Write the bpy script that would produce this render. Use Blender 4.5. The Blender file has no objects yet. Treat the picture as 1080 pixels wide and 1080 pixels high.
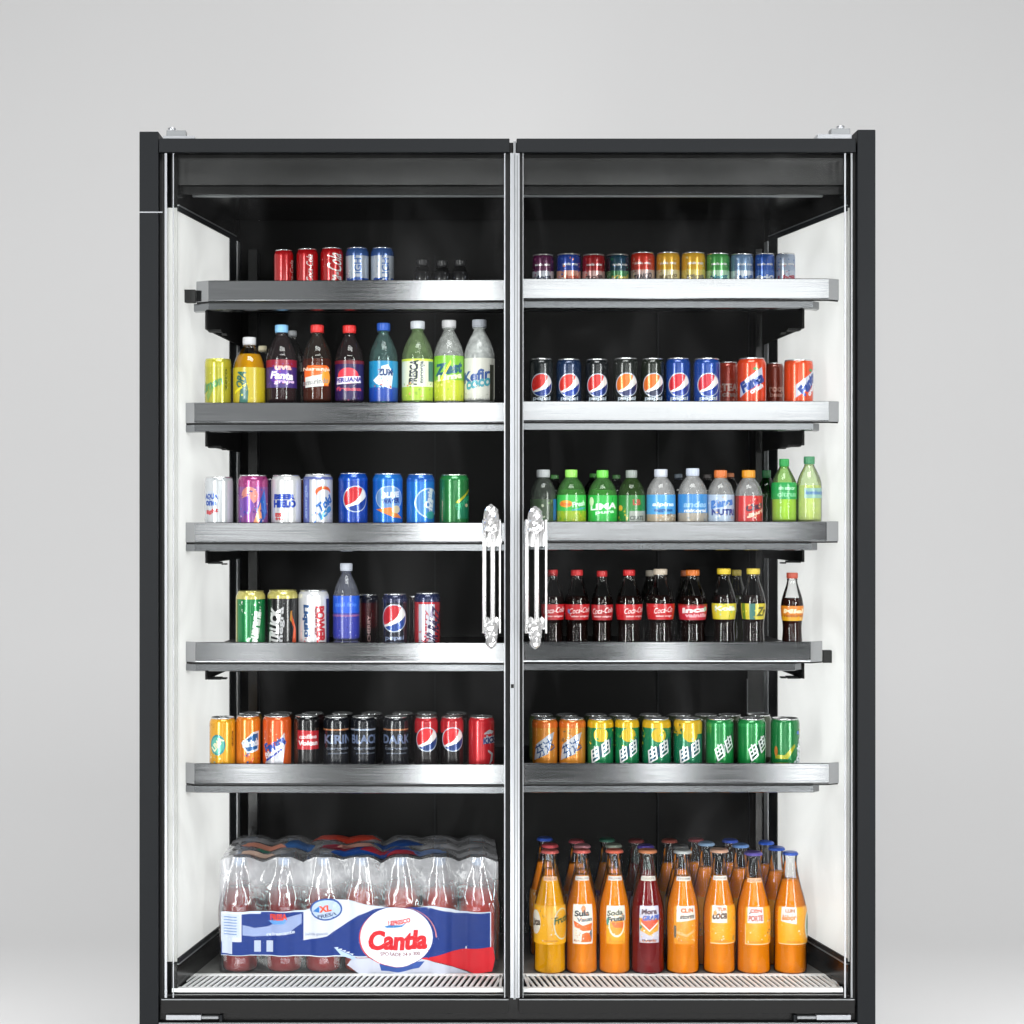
import bpy, bmesh, math, random
from mathutils import Vector, Matrix
sc = bpy.context.scene
COL = sc.collection
PI = math.pi
rad = math.radians

# ------------------------------------------------------------------ camera, light, exposure
S = 0.0019            # metres per photo pixel at the door plane (y = 0)
D = 3.6               # camera distance from the door plane
CZ = 1.30             # camera height
VP = 470.0            # the camera stands a little left of the middle (lens shifted back)
CX = (VP - 540) * S
def X(px, y=0.0): return CX + (px - VP) * S * (D + y) / D
def Z(py, y=0.0): return CZ + (540 - py) * S * (D + y) / D

cam_d = bpy.data.cameras.new('camera'); cam = bpy.data.objects.new('camera', cam_d); COL.objects.link(cam)
cam.location = (CX, -D, CZ); cam_d.shift_x = (540 - VP) / 1080; cam.rotation_euler = (rad(90), 0, 0)
cam_d.sensor_width = 36; cam_d.lens = 36 * D / (1080 * S); cam_d.clip_start = 0.05; cam_d.clip_end = 100
sc.camera = cam
w = bpy.data.worlds.new('World'); sc.world = w; w.use_nodes = True
w.node_tree.nodes['Background'].inputs[0].default_value = (0.9, 0.95, 1, 1)
w.node_tree.nodes['Background'].inputs[1].default_value = 0.035
sc.view_settings.view_transform = 'Standard'; sc.view_settings.look = 'None'
sc.view_settings.exposure = 0; sc.view_settings.gamma = 1
sc.cycles.max_bounces = 8; sc.cycles.transparent_max_bounces = 32
sc.cycles.diffuse_bounces = 3; sc.cycles.glossy_bounces = 4; sc.cycles.transmission_bounces = 6
sc.cycles.caustics_reflective = False; sc.cycles.caustics_refractive = False
sc.cycles.sample_clamp_indirect = 6
sc.cycles.use_denoising = True

def area(name, loc, target, sx, sy, L, color=(1, 1, 1)):
    d = bpy.data.lights.new(name, 'AREA'); d.shape = 'RECTANGLE'; d.size = sx; d.size_y = sy
    d.energy = L * PI * sx * sy; d.color = color
    o = bpy.data.objects.new(name, d); COL.objects.link(o); o.location = loc
    o.rotation_euler = (Vector(target) - Vector(loc)).to_track_quat('-Z', 'Y').to_euler()
    return o
# two tall softboxes well to the sides of the camera
area('softbox', (-2.1, -2.75, 1.4), (0, 0, 1.15), 0.55, 2.4, 21.5)
area('softbox', (2.1, -2.75, 1.4), (0, 0, 1.15), 0.55, 2.4, 21.5)
area('low_fill', (0, -1.9, 0.12), (0, 0, .50), 2.4, 0.24, 8.0)  # added fill light for the bottles on the deck
# unseen lamps added beside the fridge to make its side windows glow white
area('side_fill', (-2.1, 0.25, 1.25), (-.7, 0.25, 1.15), 0.9, 1.7, 5.3)
area('side_fill', (2.1, 0.25, 1.25), (.7, 0.25, 1.15), 0.9, 1.7, 5.3)
# unseen panels added behind the camera to give the steel rails their highlights
area('strip_fill', (-0.25, -3.95, 1.25), (-0.25, 0, 1.25), 0.27, 2.4, 7.0)
area('fill_panel', (0.86, -3.95, 2.05), (0.86, 0, 2.05), 1.45, 0.8, 2.9)
area('low_strip', (0.79, -3.95, 0.50), (0.79, 0, 0.50), 0.14, 0.8, 5.0)
area('low_strip', (-1.12, -3.95, 0.50), (-1.12, 0, 0.50), 0.22, 0.85, 3.6)
area('mid_strip', (0.75, -3.95, 1.27), (0.75, 0, 1.27), 1.2, 0.09, 4.5)
area('low_strip', (1.40, -3.95, 0.32), (1.40, 0, 0.32), 0.22, 0.45, 4.5)
area('mid_strip', (-1.1, -3.95, 1.25), (-1.1, 0, 1.25), 0.6, 0.12, 3.0)
area('wide_strip', (-1.25, -3.95, 1.5), (-1.25, 0, 1.5), 0.9, 2.4, 0.35)
area('top_fill', (0, -1.7, 3.5), (0, 0, .5), 1.8, 0.7, 15.0)  # added overhead, whitens the grille and can lids
# added lights that brighten the backdrop evenly, from above and the sides
area('backdrop_light', (0, 0.2, 5.4), (0, 3.4, 1.0), 8.5, 0.9, 2.35)
area('backdrop_side_light', (-3.7, 1.3, 1.7), (-.6, 3.4, 1.3), 0.6, 3.0, 4.4)
area('backdrop_side_light', (3.7, 1.3, 1.7), (.6, 3.4, 1.3), 0.6, 3.0, 4.4)

# ------------------------------------------------------------------ materials
MATS = {}
def lin(h):
    if not isinstance(h, str): return h
    h = h.lstrip('#'); c = [int(h[i:i + 2], 16) / 255 for i in (0, 2, 4)]
    return tuple(x / 12.92 if x <= 0.04045 else ((x + 0.055) / 1.055) ** 2.4 for x in c)
def base_mat(key):
    m = bpy.data.materials.new(key); m.use_nodes = True
    return m, m.node_tree, m.node_tree.nodes['Principled BSDF']
def P(key, col, rough=0.5, metal=0.0, coat=0.0, spec=0.5, noise=0.0, nscale=(60, 60, 60), bump=0.0, bscale=None, aniso=0):
    k = (key, str(col), rough, metal)
    if k in MATS: return MATS[k]
    m, nt, b = base_mat(key); c = lin(col)
    b.inputs['Base Color'].default_value = (*c, 1); b.inputs['Roughness'].default_value = rough
    b.inputs['Metallic'].default_value = metal; b.inputs['Coat Weight'].default_value = coat
    b.inputs['Coat Roughness'].default_value = 0.06
    b.inputs['Specular IOR Level'].default_value = spec
    if noise or bump:
        tc = nt.nodes.new('ShaderNodeTexCoord'); mp = nt.nodes.new('ShaderNodeMapping'); mp.inputs['Scale'].default_value = nscale
        nz = nt.nodes.new('ShaderNodeTexNoise'); nz.inputs['Scale'].default_value = 1; nz.inputs['Detail'].default_value = 6
        nt.links.new(tc.outputs['Object'], mp.inputs[0]); nt.links.new(mp.outputs[0], nz.inputs[0])
        if noise:
            mr = nt.nodes.new('ShaderNodeMapRange'); mr.inputs['From Min'].default_value = .25; mr.inputs['From Max'].default_value = .75
            mr.inputs['To Min'].default_value = max(0.02, rough - noise); mr.inputs['To Max'].default_value = rough + noise
            nt.links.new(nz.outputs[0], mr.inputs[0]); nt.links.new(mr.outputs[0], b.inputs['Roughness'])
            mx = nt.nodes.new('ShaderNodeMix'); mx.data_type = 'RGBA'
            mx.inputs['A'].default_value = (*[x * (1 - noise) for x in c], 1); mx.inputs['B'].default_value = (*[min(1, x * (1 + noise)) for x in c], 1)
            nt.links.new(nz.outputs[0], mx.inputs['Factor']); nt.links.new(mx.outputs['Result'], b.inputs['Base Color'])
        if bump:
            n2 = nz
            if bscale:
                mp2 = nt.nodes.new('ShaderNodeMapping'); mp2.inputs['Scale'].default_value = bscale
                n2 = nt.nodes.new('ShaderNodeTexNoise'); n2.inputs['Scale'].default_value = 1; n2.inputs['Detail'].default_value = 3
                nt.links.new(tc.outputs['Object'], mp2.inputs[0]); nt.links.new(mp2.outputs[0], n2.inputs[0])
            bp = nt.nodes.new('ShaderNodeBump'); bp.inputs['Strength'].default_value = 1; bp.inputs['Distance'].default_value = bump
            nt.links.new(n2.outputs[0], bp.inputs['Height']); nt.links.new(bp.outputs[0], b.inputs['Normal'])
    MATS[k] = m; return m
def ink(col):                       # printed colour on cans and labels
    k = ('ink', str(col))
    if k in MATS: return MATS[k]
    m, nt, b = base_mat('print_ink'); b.inputs['Base Color'].default_value = (*[x * .9 for x in lin(col)], 1)
    b.inputs['Roughness'].default_value = .26; b.inputs['Metallic'].default_value = .35
    b.inputs['Coat Weight'].default_value = .6; b.inputs['Coat Roughness'].default_value = .12
    MATS[k] = m; return m
def paper(col):                     # printed colour on plastic / paper labels
    k = ('paper', str(col))
    if k in MATS: return MATS[k]
    m, nt, b = base_mat('label_ink'); b.inputs['Base Color'].default_value = (*[x * .9 for x in lin(col)], 1)
    b.inputs['Roughness'].default_value = .3; b.inputs['Coat Weight'].default_value = .3; b.inputs['Coat Roughness'].default_value = .15
    MATS[k] = m; return m
def shell(tint, gloss=0.05, haze=0.0, edge=0.72, bump=0.0, bsc=60, ior=1.38):    # thin clear plastic or glass wall
    k = ('shell', str(tint), gloss, haze)
    if k in MATS: return MATS[k]
    m, nt, b = base_mat('clear_wall'); nt.nodes.remove(b); out = nt.nodes['Material Output']
    lw = nt.nodes.new('ShaderNodeLayerWeight'); lw.inputs['Blend'].default_value = .3
    c = lin(tint)
    mx = nt.nodes.new('ShaderNodeMix'); mx.data_type = 'RGBA'
    mx.inputs['A'].default_value = (*c, 1); mx.inputs['B'].default_value = (*[x * edge for x in c], 1)
    nt.links.new(lw.outputs['Facing'], mx.inputs['Factor'])
    tr = nt.nodes.new('ShaderNodeBsdfTransparent'); nt.links.new(mx.outputs['Result'], tr.inputs[0])
    cur = tr
    if haze:  # pale diffuse share put into the clear wall for scattered backlight
        df = nt.nodes.new('ShaderNodeBsdfDiffuse'); df.inputs[0].default_value = (*[min(.85, x * .85) for x in c], 1)
        ms = nt.nodes.new('ShaderNodeMixShader'); ms.inputs[0].default_value = haze
        if haze >= .06:
            t2 = nt.nodes.new('ShaderNodeTexCoord'); n2 = nt.nodes.new('ShaderNodeTexNoise'); n2.inputs['Scale'].default_value = 90; n2.inputs['Detail'].default_value = 4
            r2 = nt.nodes.new('ShaderNodeMapRange'); r2.inputs['From Min'].default_value = .35; r2.inputs['From Max'].default_value = .68; r2.inputs['To Min'].default_value = haze * .72; r2.inputs['To Max'].default_value = min(.9, haze * 1.15)
            nt.links.new(t2.outputs['Object'], n2.inputs[0]); nt.links.new(n2.outputs[0], r2.inputs[0]); nt.links.new(r2.outputs[0], ms.inputs[0]); bump = bump or .0005; bsc = 120 if bump == .0005 else bsc
        nt.links.new(tr.outputs[0], ms.inputs[1]); nt.links.new(df.outputs[0], ms.inputs[2]); cur = ms
    gl = nt.nodes.new('ShaderNodeBsdfGlossy'); gl.inputs['Roughness'].default_value = gloss; gl.inputs[0].default_value = (1, 1, 1, 1)
    fr = nt.nodes.new('ShaderNodeFresnel'); fr.inputs['IOR'].default_value = ior
    ms2 = nt.nodes.new('ShaderNodeMixShader')
    nt.links.new(fr.outputs[0], ms2.inputs[0]); nt.links.new(cur.outputs[0], ms2.inputs[1]); nt.links.new(gl.outputs[0], ms2.inputs[2])
    if bump:
        tc = nt.nodes.new('ShaderNodeTexCoord'); nz = nt.nodes.new('ShaderNodeTexNoise'); nz.inputs['Scale'].default_value = bsc; nz.inputs['Detail'].default_value = 3
        nt.links.new(tc.outputs['Object'], nz.inputs[0]); bp = nt.nodes.new('ShaderNodeBump'); bp.inputs['Distance'].default_value = bump
        nt.links.new(nz.outputs[0], bp.inputs['Height'])
        nt.links.new(bp.outputs[0], gl.inputs['Normal']); nt.links.new(bp.outputs[0], fr.inputs['Normal'])
    nt.links.new(ms2.outputs[0], out.inputs[0]); MATS[k] = m; return m
def liquid(col, trans=.08):
    k = ('liq', str(col))
    if k in MATS: return MATS[k]
    m, nt, b = base_mat('drink'); c = lin(col); b.inputs['Specular IOR Level'].default_value = .2
    b.inputs['Base Color'].default_value = (*c, 1); b.inputs['Roughness'].default_value = .12
    tl = nt.nodes.new('ShaderNodeBsdfTranslucent'); tl.inputs[0].default_value = (*c, 1)
    ms = nt.nodes.new('ShaderNodeMixShader'); ms.inputs[0].default_value = trans
    nt.links.new(b.outputs[0], ms.inputs[1]); nt.links.new(tl.outputs[0], ms.inputs[2]); nt.links.new(ms.outputs[0], nt.nodes['Material Output'].inputs[0])
    MATS[k] = m; return m
def pane():                          # door glass; reflections cut so the lamps in front don't show
    m, nt, b = base_mat('door_glass'); nt.nodes.remove(b); out = nt.nodes['Material Output']
    tr = nt.nodes.new('ShaderNodeBsdfTransparent'); tr.inputs[0].default_value = (.985, .992, .988, 1)
    gl = nt.nodes.new('ShaderNodeBsdfGlossy'); gl.inputs['Roughness'].default_value = .12
    ms = nt.nodes.new('ShaderNodeMixShader'); ms.inputs[0].default_value = .0012
    nt.links.new(tr.outputs[0], ms.inputs[1]); nt.links.new(gl.outputs[0], ms.inputs[2])
    df = nt.nodes.new('ShaderNodeBsdfDiffuse'); df.inputs[0].default_value = (.8, .8, .82, 1); m2 = nt.nodes.new('ShaderNodeMixShader')  # faint noisy veil painted on: streaks and soft reflections in the glass
    tc = nt.nodes.new('ShaderNodeTexCoord'); mp = nt.nodes.new('ShaderNodeMapping'); mp.inputs['Scale'].default_value = (5, 5, 2.2); mp.inputs['Rotation'].default_value = (0, .5, 0)
    nz = nt.nodes.new('ShaderNodeTexNoise'); nz.inputs['Scale'].default_value = 1.4; nz.inputs['Detail'].default_value = 7; nz.inputs['Distortion'].default_value = .8
    mr = nt.nodes.new('ShaderNodeMapRange'); mr.inputs['From Min'].default_value = .5; mr.inputs['From Max'].default_value = .8; mr.inputs['To Max'].default_value = .007
    nt.links.new(tc.outputs['Object'], mp.inputs[0]); nt.links.new(mp.outputs[0], nz.inputs[0]); nt.links.new(nz.outputs[0], mr.inputs[0]); nt.links.new(mr.outputs[0], m2.inputs[0])
    nt.links.new(ms.outputs[0], m2.inputs[1]); nt.links.new(df.outputs[0], m2.inputs[2]); nt.links.new(m2.outputs[0], out.inputs[0]); return m
M_SLATE = P('slate_paint', '#101316', .5, 0, spec=.18, noise=.04, nscale=(8, 8, 3))
M_SLATE2 = P('slate_paint_dark', '#101316', .5, 0, spec=.2, noise=.04, nscale=(4, 8, 8))
M_BLACK = P('black_panel', '#0f0f0f', .6, 0, spec=.15, noise=.08, nscale=(5, 5, 2))
M_BLACKG = P('black_gloss', '#101010', .22, 0, spec=.5)
M_FASCIA = P('fascia_metal', '#505050', .24, .8, noise=.08, nscale=(3, 9, 9))
M_STEEL = P('brushed_steel', '#acadb0', .135, 1.0, noise=.045, nscale=(6, 120, 600), bump=.000012, bscale=(4, 400, 700))
M_STEELD = P('brushed_steel_dark', '#86888b', .19, 1.0, noise=.05, nscale=(6, 120, 600))
M_ALU = P('aluminium', '#b4b7bb', .30, .7)
M_ALUD = P('aluminium_grey', '#8d9092', .35, .6)  # greyer aluminium for trims and hinges
M_WHITE = P('white_panel', '#e9e9e6', .22, 0, spec=.5, noise=.03, nscale=(6, 6, 6))
M_GRILLE = P('white_grille', '#fafafa', .45, 0)
M_DECK = P('deck_metal', '#8a8a88', .4, .5, noise=.08, nscale=(40, 40, 40))
M_CHROME = P('chrome', '#f2f3f5', .08, 1.0)
M_RUBBER = P('rubber', '#0b0b0b', .7)
M_LID = P('can_lid', '#d8d9da', .25, .9)
M_PANE = pane()
def opal():                          # clear side glass made milky so the added lamps whiten it
    m, nt, b = base_mat('backlit_side_glass'); b.inputs['Base Color'].default_value = (.80, .80, .785, 1); b.inputs['Roughness'].default_value = .2
    tl = nt.nodes.new('ShaderNodeBsdfTranslucent'); tl.inputs[0].default_value = (.90, .905, .89, 1); ms = nt.nodes.new('ShaderNodeMixShader'); ms.inputs[0].default_value = .6
    tc = nt.nodes.new('ShaderNodeTexCoord'); nz = nt.nodes.new('ShaderNodeTexNoise'); nz.inputs['Scale'].default_value = 3.2; nz.inputs['Detail'].default_value = 3; nz.inputs['Distortion'].default_value = 1.2
    cr = nt.nodes.new('ShaderNodeValToRGB'); cr.color_ramp.elements[0].position = .32; cr.color_ramp.elements[0].color = (.74, .74, .73, 1); cr.color_ramp.elements[1].position = .6; cr.color_ramp.elements[1].color = (.93, .935, .92, 1)  # noise stands for soft shading of white cloth seen beyond the glass
    nt.links.new(tc.outputs['Object'], nz.inputs[0]); nt.links.new(nz.outputs[0], cr.inputs[0]); nt.links.new(cr.outputs[0], tl.inputs[0])
    nt.links.new(b.outputs[0], ms.inputs[1]); nt.links.new(tl.outputs[0], ms.inputs[2]); nt.links.new(ms.outputs[0], nt.nodes['Material Output'].inputs[0]); return m
M_SIDEGLASS = opal()

# ------------------------------------------------------------------ mesh collecting
class MB:
    def __init__(s): s.v = []; s.f = []; s.m = []; s.mats = []; s.sm = []
    def mi(s, mat):
        if mat not in s.mats: s.mats.append(mat)
        return s.mats.index(mat)
    def add(s, vs, fs, mat, smooth=False):
        o = len(s.v); s.v += [tuple(p) for p in vs]; i = s.mi(mat)
        for f in fs: s.f.append([o + k for k in f]); s.m.append(i); s.sm.append(smooth)
    def box(s, x0, x1, y0, y1, z0, z1, mat):
        if x0 > x1: x0, x1 = x1, x0
        if z0 > z1: z0, z1 = z1, z0
        vs = [(x, y, z) for x in (x0, x1) for y in (y0, y1) for z in (z0, z1)]
        s.add(vs, [(0, 1, 3, 2), (4, 6, 7, 5), (0, 4, 5, 1), (2, 3, 7, 6), (0, 2, 6, 4), (1, 5, 7, 3)], mat)
    def prism(s, pts, axis, a0, a1, mat):      # polygon extruded along an axis
        n = len(pts)
        def q(p, a):
            return {'x': (a, p[0], p[1]), 'y': (p[0], a, p[1]), 'z': (p[0], p[1], a)}[axis]
        vs = [q(p, a0) for p in pts] + [q(p, a1) for p in pts]
        s.add(vs, [tuple(range(n))[::-1], tuple(range(n, 2 * n))] + [(i, (i + 1) % n, n + (i + 1) % n, n + i) for i in range(n)], mat)
    def lathe(s, prof, mat, n=32, c=(0, 0, 0), smooth=True):   # prof [(r, z)]; mat one or one per segment
        o = len(s.v); rings = []
        for r, z in prof:
            if r < 1e-6: rings.append([len(s.v)]); s.v.append((c[0], c[1], c[2] + z))
            else:
                rings.append(list(range(len(s.v), len(s.v) + n)))
                for k in range(n):
                    a = 2 * PI * k / n; s.v.append((c[0] + r * math.sin(a), c[1] - r * math.cos(a), c[2] + z))
        for j in range(len(prof) - 1):
            A, B = rings[j], rings[j + 1]; i = s.mi(mat[j] if isinstance(mat, list) else mat)
            for k in range(n):
                if len(A) == 1 and len(B) == 1: continue
                if len(A) == 1: f = [A[0], B[k], B[(k + 1) % n]][::-1]
                elif len(B) == 1: f = [A[k], A[(k + 1) % n], B[0]]
                else: f = [A[k], A[(k + 1) % n], B[(k + 1) % n], B[k]]
                s.f.append(f); s.m.append(i); s.sm.append(smooth)
    def build(s, name, parent=None, bevel=0):
        me = bpy.data.meshes.new(name); me.from_pydata(s.v, [], s.f)
        for m in s.mats: me.materials.append(m)
        me.polygons.foreach_set('material_index', s.m); me.polygons.foreach_set('use_smooth', s.sm); me.update()
        bm = bmesh.new(); bm.from_mesh(me); bmesh.ops.recalc_face_normals(bm, faces=bm.faces) if bevel >= 0 else None
        bm.to_mesh(me); bm.free()
        o = bpy.data.objects.new(name, me); COL.objects.link(o)
        if parent: o.parent = parent
        if bevel > 0:
            b = o.modifiers.new('bevel', 'BEVEL'); b.width = bevel; b.segments = 2; b.limit_method = 'ANGLE'
        return o
def short(l):
    for a, b in ((' the row', ' row'), (', first in row', ', first'), ('with a thin', 'with thin'), (' standing', ''), ('on the second', 'on second'), ('on the third', 'on third'), ('on the fourth', 'on fourth'), ('on the fifth', 'on fifth'), ('on the top', 'on top'), (' with large', ' with'), ('beside the', 'beside'), ('behind the', 'behind'), ('on the bottom', 'on bottom'), (', front row', ' in front'), ('between the', 'between')):
        if len(l.replace('-', ' ').split()) <= 16: break
        l = l.replace(a, b)
    if len(l.split()) > 16: print('LONG', l)
    return l
def thing(name, label, cat, loc, group=None, rz=0):
    label = short(label)
    o = bpy.data.objects.new(name, None); COL.objects.link(o); o.location = loc; o.rotation_euler = (0, 0, rz)
    o.empty_display_size = .02
    o['label'] = label; o['category'] = cat
    if group: o['group'] = group
    return o

# ------------------------------------------------------------------ printed shapes wrapped on a round body
TXT = {}
def text_mesh(s, bold=0.0):
    k = (s, bold)
    if k in TXT: return TXT[k]
    cu = bpy.data.curves.new('t', 'FONT'); cu.body = s; cu.resolution_u = 3; cu.align_x = 'CENTER'; cu.align_y = 'CENTER'; cu.offset = bold
    ob = bpy.data.objects.new('t', cu); me = ob.to_mesh()
    vs = [(v.co.x, v.co.y) for v in me.vertices]; fs = [list(p.vertices) for p in me.polygons]
    ob.to_mesh_clear(); bpy.data.objects.remove(ob); bpy.data.curves.remove(cu)
    if vs:
        x0 = min(v[0] for v in vs); x1 = max(v[0] for v in vs); y0 = min(v[1] for v in vs); y1 = max(v[1] for v in vs)
        vs = [(x - (x0 + x1) / 2, y - (y0 + y1) / 2) for x, y in vs]; TXT[k] = (vs, fs, x1 - x0, y1 - y0)
    else: TXT[k] = ([], [], 1, 1)
    return TXT[k]
def bez(a, c, b, n=8): return [((1 - t) ** 2 * a[0] + 2 * t * (1 - t) * c[0] + t * t * b[0], (1 - t) ** 2 * a[1] + 2 * t * (1 - t) * c[1] + t * t * b[1]) for t in [i / n for i in range(n + 1)]]
def arc(a0, a1, n=18): return [(math.cos(rad(a0 + (a1 - a0) * i / n)), math.sin(rad(a0 + (a1 - a0) * i / n))) for i in range(n + 1)]
def flatten(ops, R, H):
    """ops in label units -> list of (verts2d, faces, colour)"""
    out = []
    for o in ops:
        k = o[0]
        if k == 'band':
            _, z0, z1, c = o; out.append(([(-PI * R, z0 * H), (PI * R, z0 * H), (PI * R, z1 * H), (-PI * R, z1 * H)], [[0, 1, 2, 3]], c))
        elif k == 'poly':
            _, pts, c = o; out.append(([(u * R, z * H) for u, z in pts], [list(range(len(pts)))], c))
        elif k == 'disc':
            _, u, z, ru, rz, c = o; out.append(([(u * R + ru * H * p[0], z * H + rz * H * p[1]) for p in arc(0, 360, 24)[:-1]], [list(range(24))], c))
        elif k == 'text':
            _, s, u, z, wid, hei, rot, shear, c = o[:9]; bold = o[9] if len(o) > 9 else .02
            vs, fs, tw, th = text_mesh(s, bold); ca, sa = math.cos(rad(rot)), math.sin(rad(rot)); r = []
            for x, y in vs:
                yy = y / th * hei * H; xx = x / tw * wid * H + shear * yy
                r.append((u * R + xx * ca - yy * sa, z * H + xx * sa + yy * ca))
            if r: out.append((r, fs, c))
        elif k == 'globe':
            _, u, z, r, red, blue = o
            f = lambda pts: [(u * R + r * H * p[0], z * H + r * H * p[1]) for p in pts]
            for pts, c in ((arc(0, 360, 28)[:-1], '#b9c4d4'),):
                q = [(u * R + r * 1.09 * H * p[0], z * H + r * 1.09 * H * p[1]) for p in pts]; out.append((q, [list(range(len(q)))], c))
            for pts, c in ((arc(0, 360, 28)[:-1], '#f4f2f0'), (arc(55, 213) + bez((-.84, -.54), (.35, -.2), (.57, .82))[1:-1], red), (arc(222, 372) + bez((.98, .2), (.35, -.5), (-.74, -.67))[1:-1], blue)):
                q = f(pts); out.append((q, [list(range(len(q)))], c))
        elif k == 'specks':
            _, u0, u1, z0, z1, n, sz, cols, seed = o; rr = random.Random(seed)
            by = {}
            for i in range(n):
                c = rr.choice(cols); cx = rr.uniform(u0, u1) * R; cz = rr.uniform(z0, z1) * H; a = rr.uniform(0, 6.28); s1 = sz * H * rr.uniform(.4, 1); s2 = s1 * rr.uniform(.35, 1)
                vs, fs = by.setdefault(c, ([], [])); m = len(vs); q = 6
                for t in range(q):
                    b = 2 * PI * t / q; x = s1 * math.cos(b) * rr.uniform(.7, 1.1); y = s2 * math.sin(b) * rr.uniform(.7, 1.1)
                    vs.append((cx + x * math.cos(a) - y * math.sin(a), cz + x * math.sin(a) + y * math.cos(a)))
                fs.append(list(range(m, m + q)))
            for c, (vs, fs) in by.items(): out.append((vs, fs, c))
    return out
def cut_grid(vs, fs, us, zs):
    bm = bmesh.new(); bv = [bm.verts.new((x, y, 0)) for x, y in vs]
    for f in fs:
        try: bm.faces.new([bv[i] for i in f])
        except ValueError: pass
    for vals, ax in ((us, 0), (zs, 1)):
        lo = min(v.co[ax] for v in bm.verts); hi = max(v.co[ax] for v in bm.verts)
        for t in vals:
            if lo < t < hi:
                co = (t, 0, 0) if ax == 0 else (0, t, 0); no = (1, 0, 0) if ax == 0 else (0, 1, 0)
                bmesh.ops.bisect_plane(bm, geom=bm.verts[:] + bm.edges[:] + bm.faces[:], dist=1e-7, plane_co=co, plane_no=no)
    bmesh.ops.triangulate(bm, faces=bm.faces)
    bm.verts.index_update(); rv = [tuple(v.co) for v in bm.verts]; rf = [[v.index for v in f.verts] for f in bm.faces]; bm.free()
    return rv, rf
def rad_at(prof, z):
    for (r0, z0), (r1, z1) in zip(prof, prof[1:]):
        if z0 <= z <= z1 and z1 > z0: return r0 + (r1 - r0) * (z - z0) / (z1 - z0)
    return prof[0][0] if z < prof[0][1] else prof[-1][0]
def wrap(mb, ops, R, H, prof, phi=0.0, matf=ink, eps=.00022, zlim=None):
    step = R * rad(11); us = [k * step for k in range(-20, 21)]; zs = sorted({z for r, z in prof})
    n = 0
    for vs, fs, c in flatten(ops, R, H):
        n += 1; rv, rf = cut_grid(vs, fs, us, zs); e = eps + n * .00009; out = []
        for x, y, _ in rv:
            if zlim: y = min(max(y, zlim[0]), zlim[1])
            a = x / R + phi; r = rad_at(prof, y) + e
            out.append((r * math.sin(a), -r * math.cos(a), y))
        mb.add(out, rf, matf(c), True)

# ------------------------------------------------------------------ drinks
def can_prof(R, H, nk=.86):
    n = min(.014, H * .12)
    return [(R * .74, .0005), (R * .80, 0), (R * .93, .004), (R * .985, .009), (R, .014), (R, H - n), (R * .985, H - n * .72), (R * (nk + .05), H - n * .35), (R * nk, H - .0028)]
def can(cx, w_, top, y, zb, base, ops, label, rot=0, group='', nk=.86, lidcol=None):
    R = w_ * S * (D + y) / D / 2; H = Z(top, y) - zb
    t = thing('drink_can', label, 'can', (X(cx, y), y, zb), group)
    # face the camera
    phi = math.atan2(-X(cx, y), D + y) * 0 + rad(rot)
    pr = can_prof(R, H, nk); mb = MB(); mb.lathe([(0, .006), (R * .6, .004)] + pr, ink(base), 36)
    wrap(mb, ops, R, H, pr[3:], phi)
    mb.build('can_body', t, -1)
    l = MB(); e = R * nk; m = P('can_lid', lidcol, .28, .8) if lidcol else M_LID
    l.lathe([(e - .0002, H - .0030), (e + .0006, H - .0016), (e + .0006, H - .0004), (e - .0004, H), (e - .0014, H - .0006), (e - .002, H - .0045), (e * .8, H - .0035), (0, H - .0033)], m, 32)
    l.box(-.006, .006, -.010, .010, H - .0030, H - .0018, m)
    l.build('lid', t, -1)
    return t
def rs(prof, n=4):      # smooth resampling of a profile (Catmull-Rom)
    out = []
    for i in range(len(prof) - 1):
        p0 = prof[max(0, i - 1)]; p1 = prof[i]; p2 = prof[i + 1]; p3 = prof[min(len(prof) - 1, i + 2)]
        for k in range(n):
            t = k / n
            f = lambda a: .5 * (2 * p1[a] + (p2[a] - p0[a]) * t + (2 * p0[a] - 5 * p1[a] + 4 * p2[a] - p3[a]) * t * t + (3 * p1[a] - p0[a] - 3 * p2[a] + p3[a]) * t ** 3)
            out.append((max(f(0), 1e-4), f(1)))
    out.append(prof[-1]); return out
SH = {   # relative outlines: radius / R, height / H
    'pet': [(.80, 0), (.97, .02), (1, .06), (.97, .10), (1, .14), (1, .58), (.97, .64), (.86, .71), (.68, .78), (.48, .845), (.36, .89), (.33, .93)],
    'petshort': [(.80, 0), (.97, .02), (1, .06), (1, .12), (1, .52), (.98, .60), (.90, .68), (.72, .77), (.50, .84), (.38, .88), (.34, .93)],
    'contour': [(.78, 0), (.88, .02), (.90, .08), (.84, .22), (.86, .32), (.97, .45), (1, .54), (.95, .62), (.80, .71), (.60, .80), (.47, .87), (.42, .93), (.42, .97)],
    'soda': [(.90, 0), (.98, .015), (1, .04), (.98, .20), (1, .34), (1, .46), (.955, .54), (.83, .62), (.67, .70), (.53, .78), (.44, .85), (.39, .91), (.40, .95), (.42, .97), (.40, .985)],
    'pack': [(.80, 0), (.97, .02), (1, .08), (.97, .14), (1, .22), (1, .56), (.96, .63), (.84, .71), (.66, .78), (.48, .86), (.38, .91), (.35, .94)],
}
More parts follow.
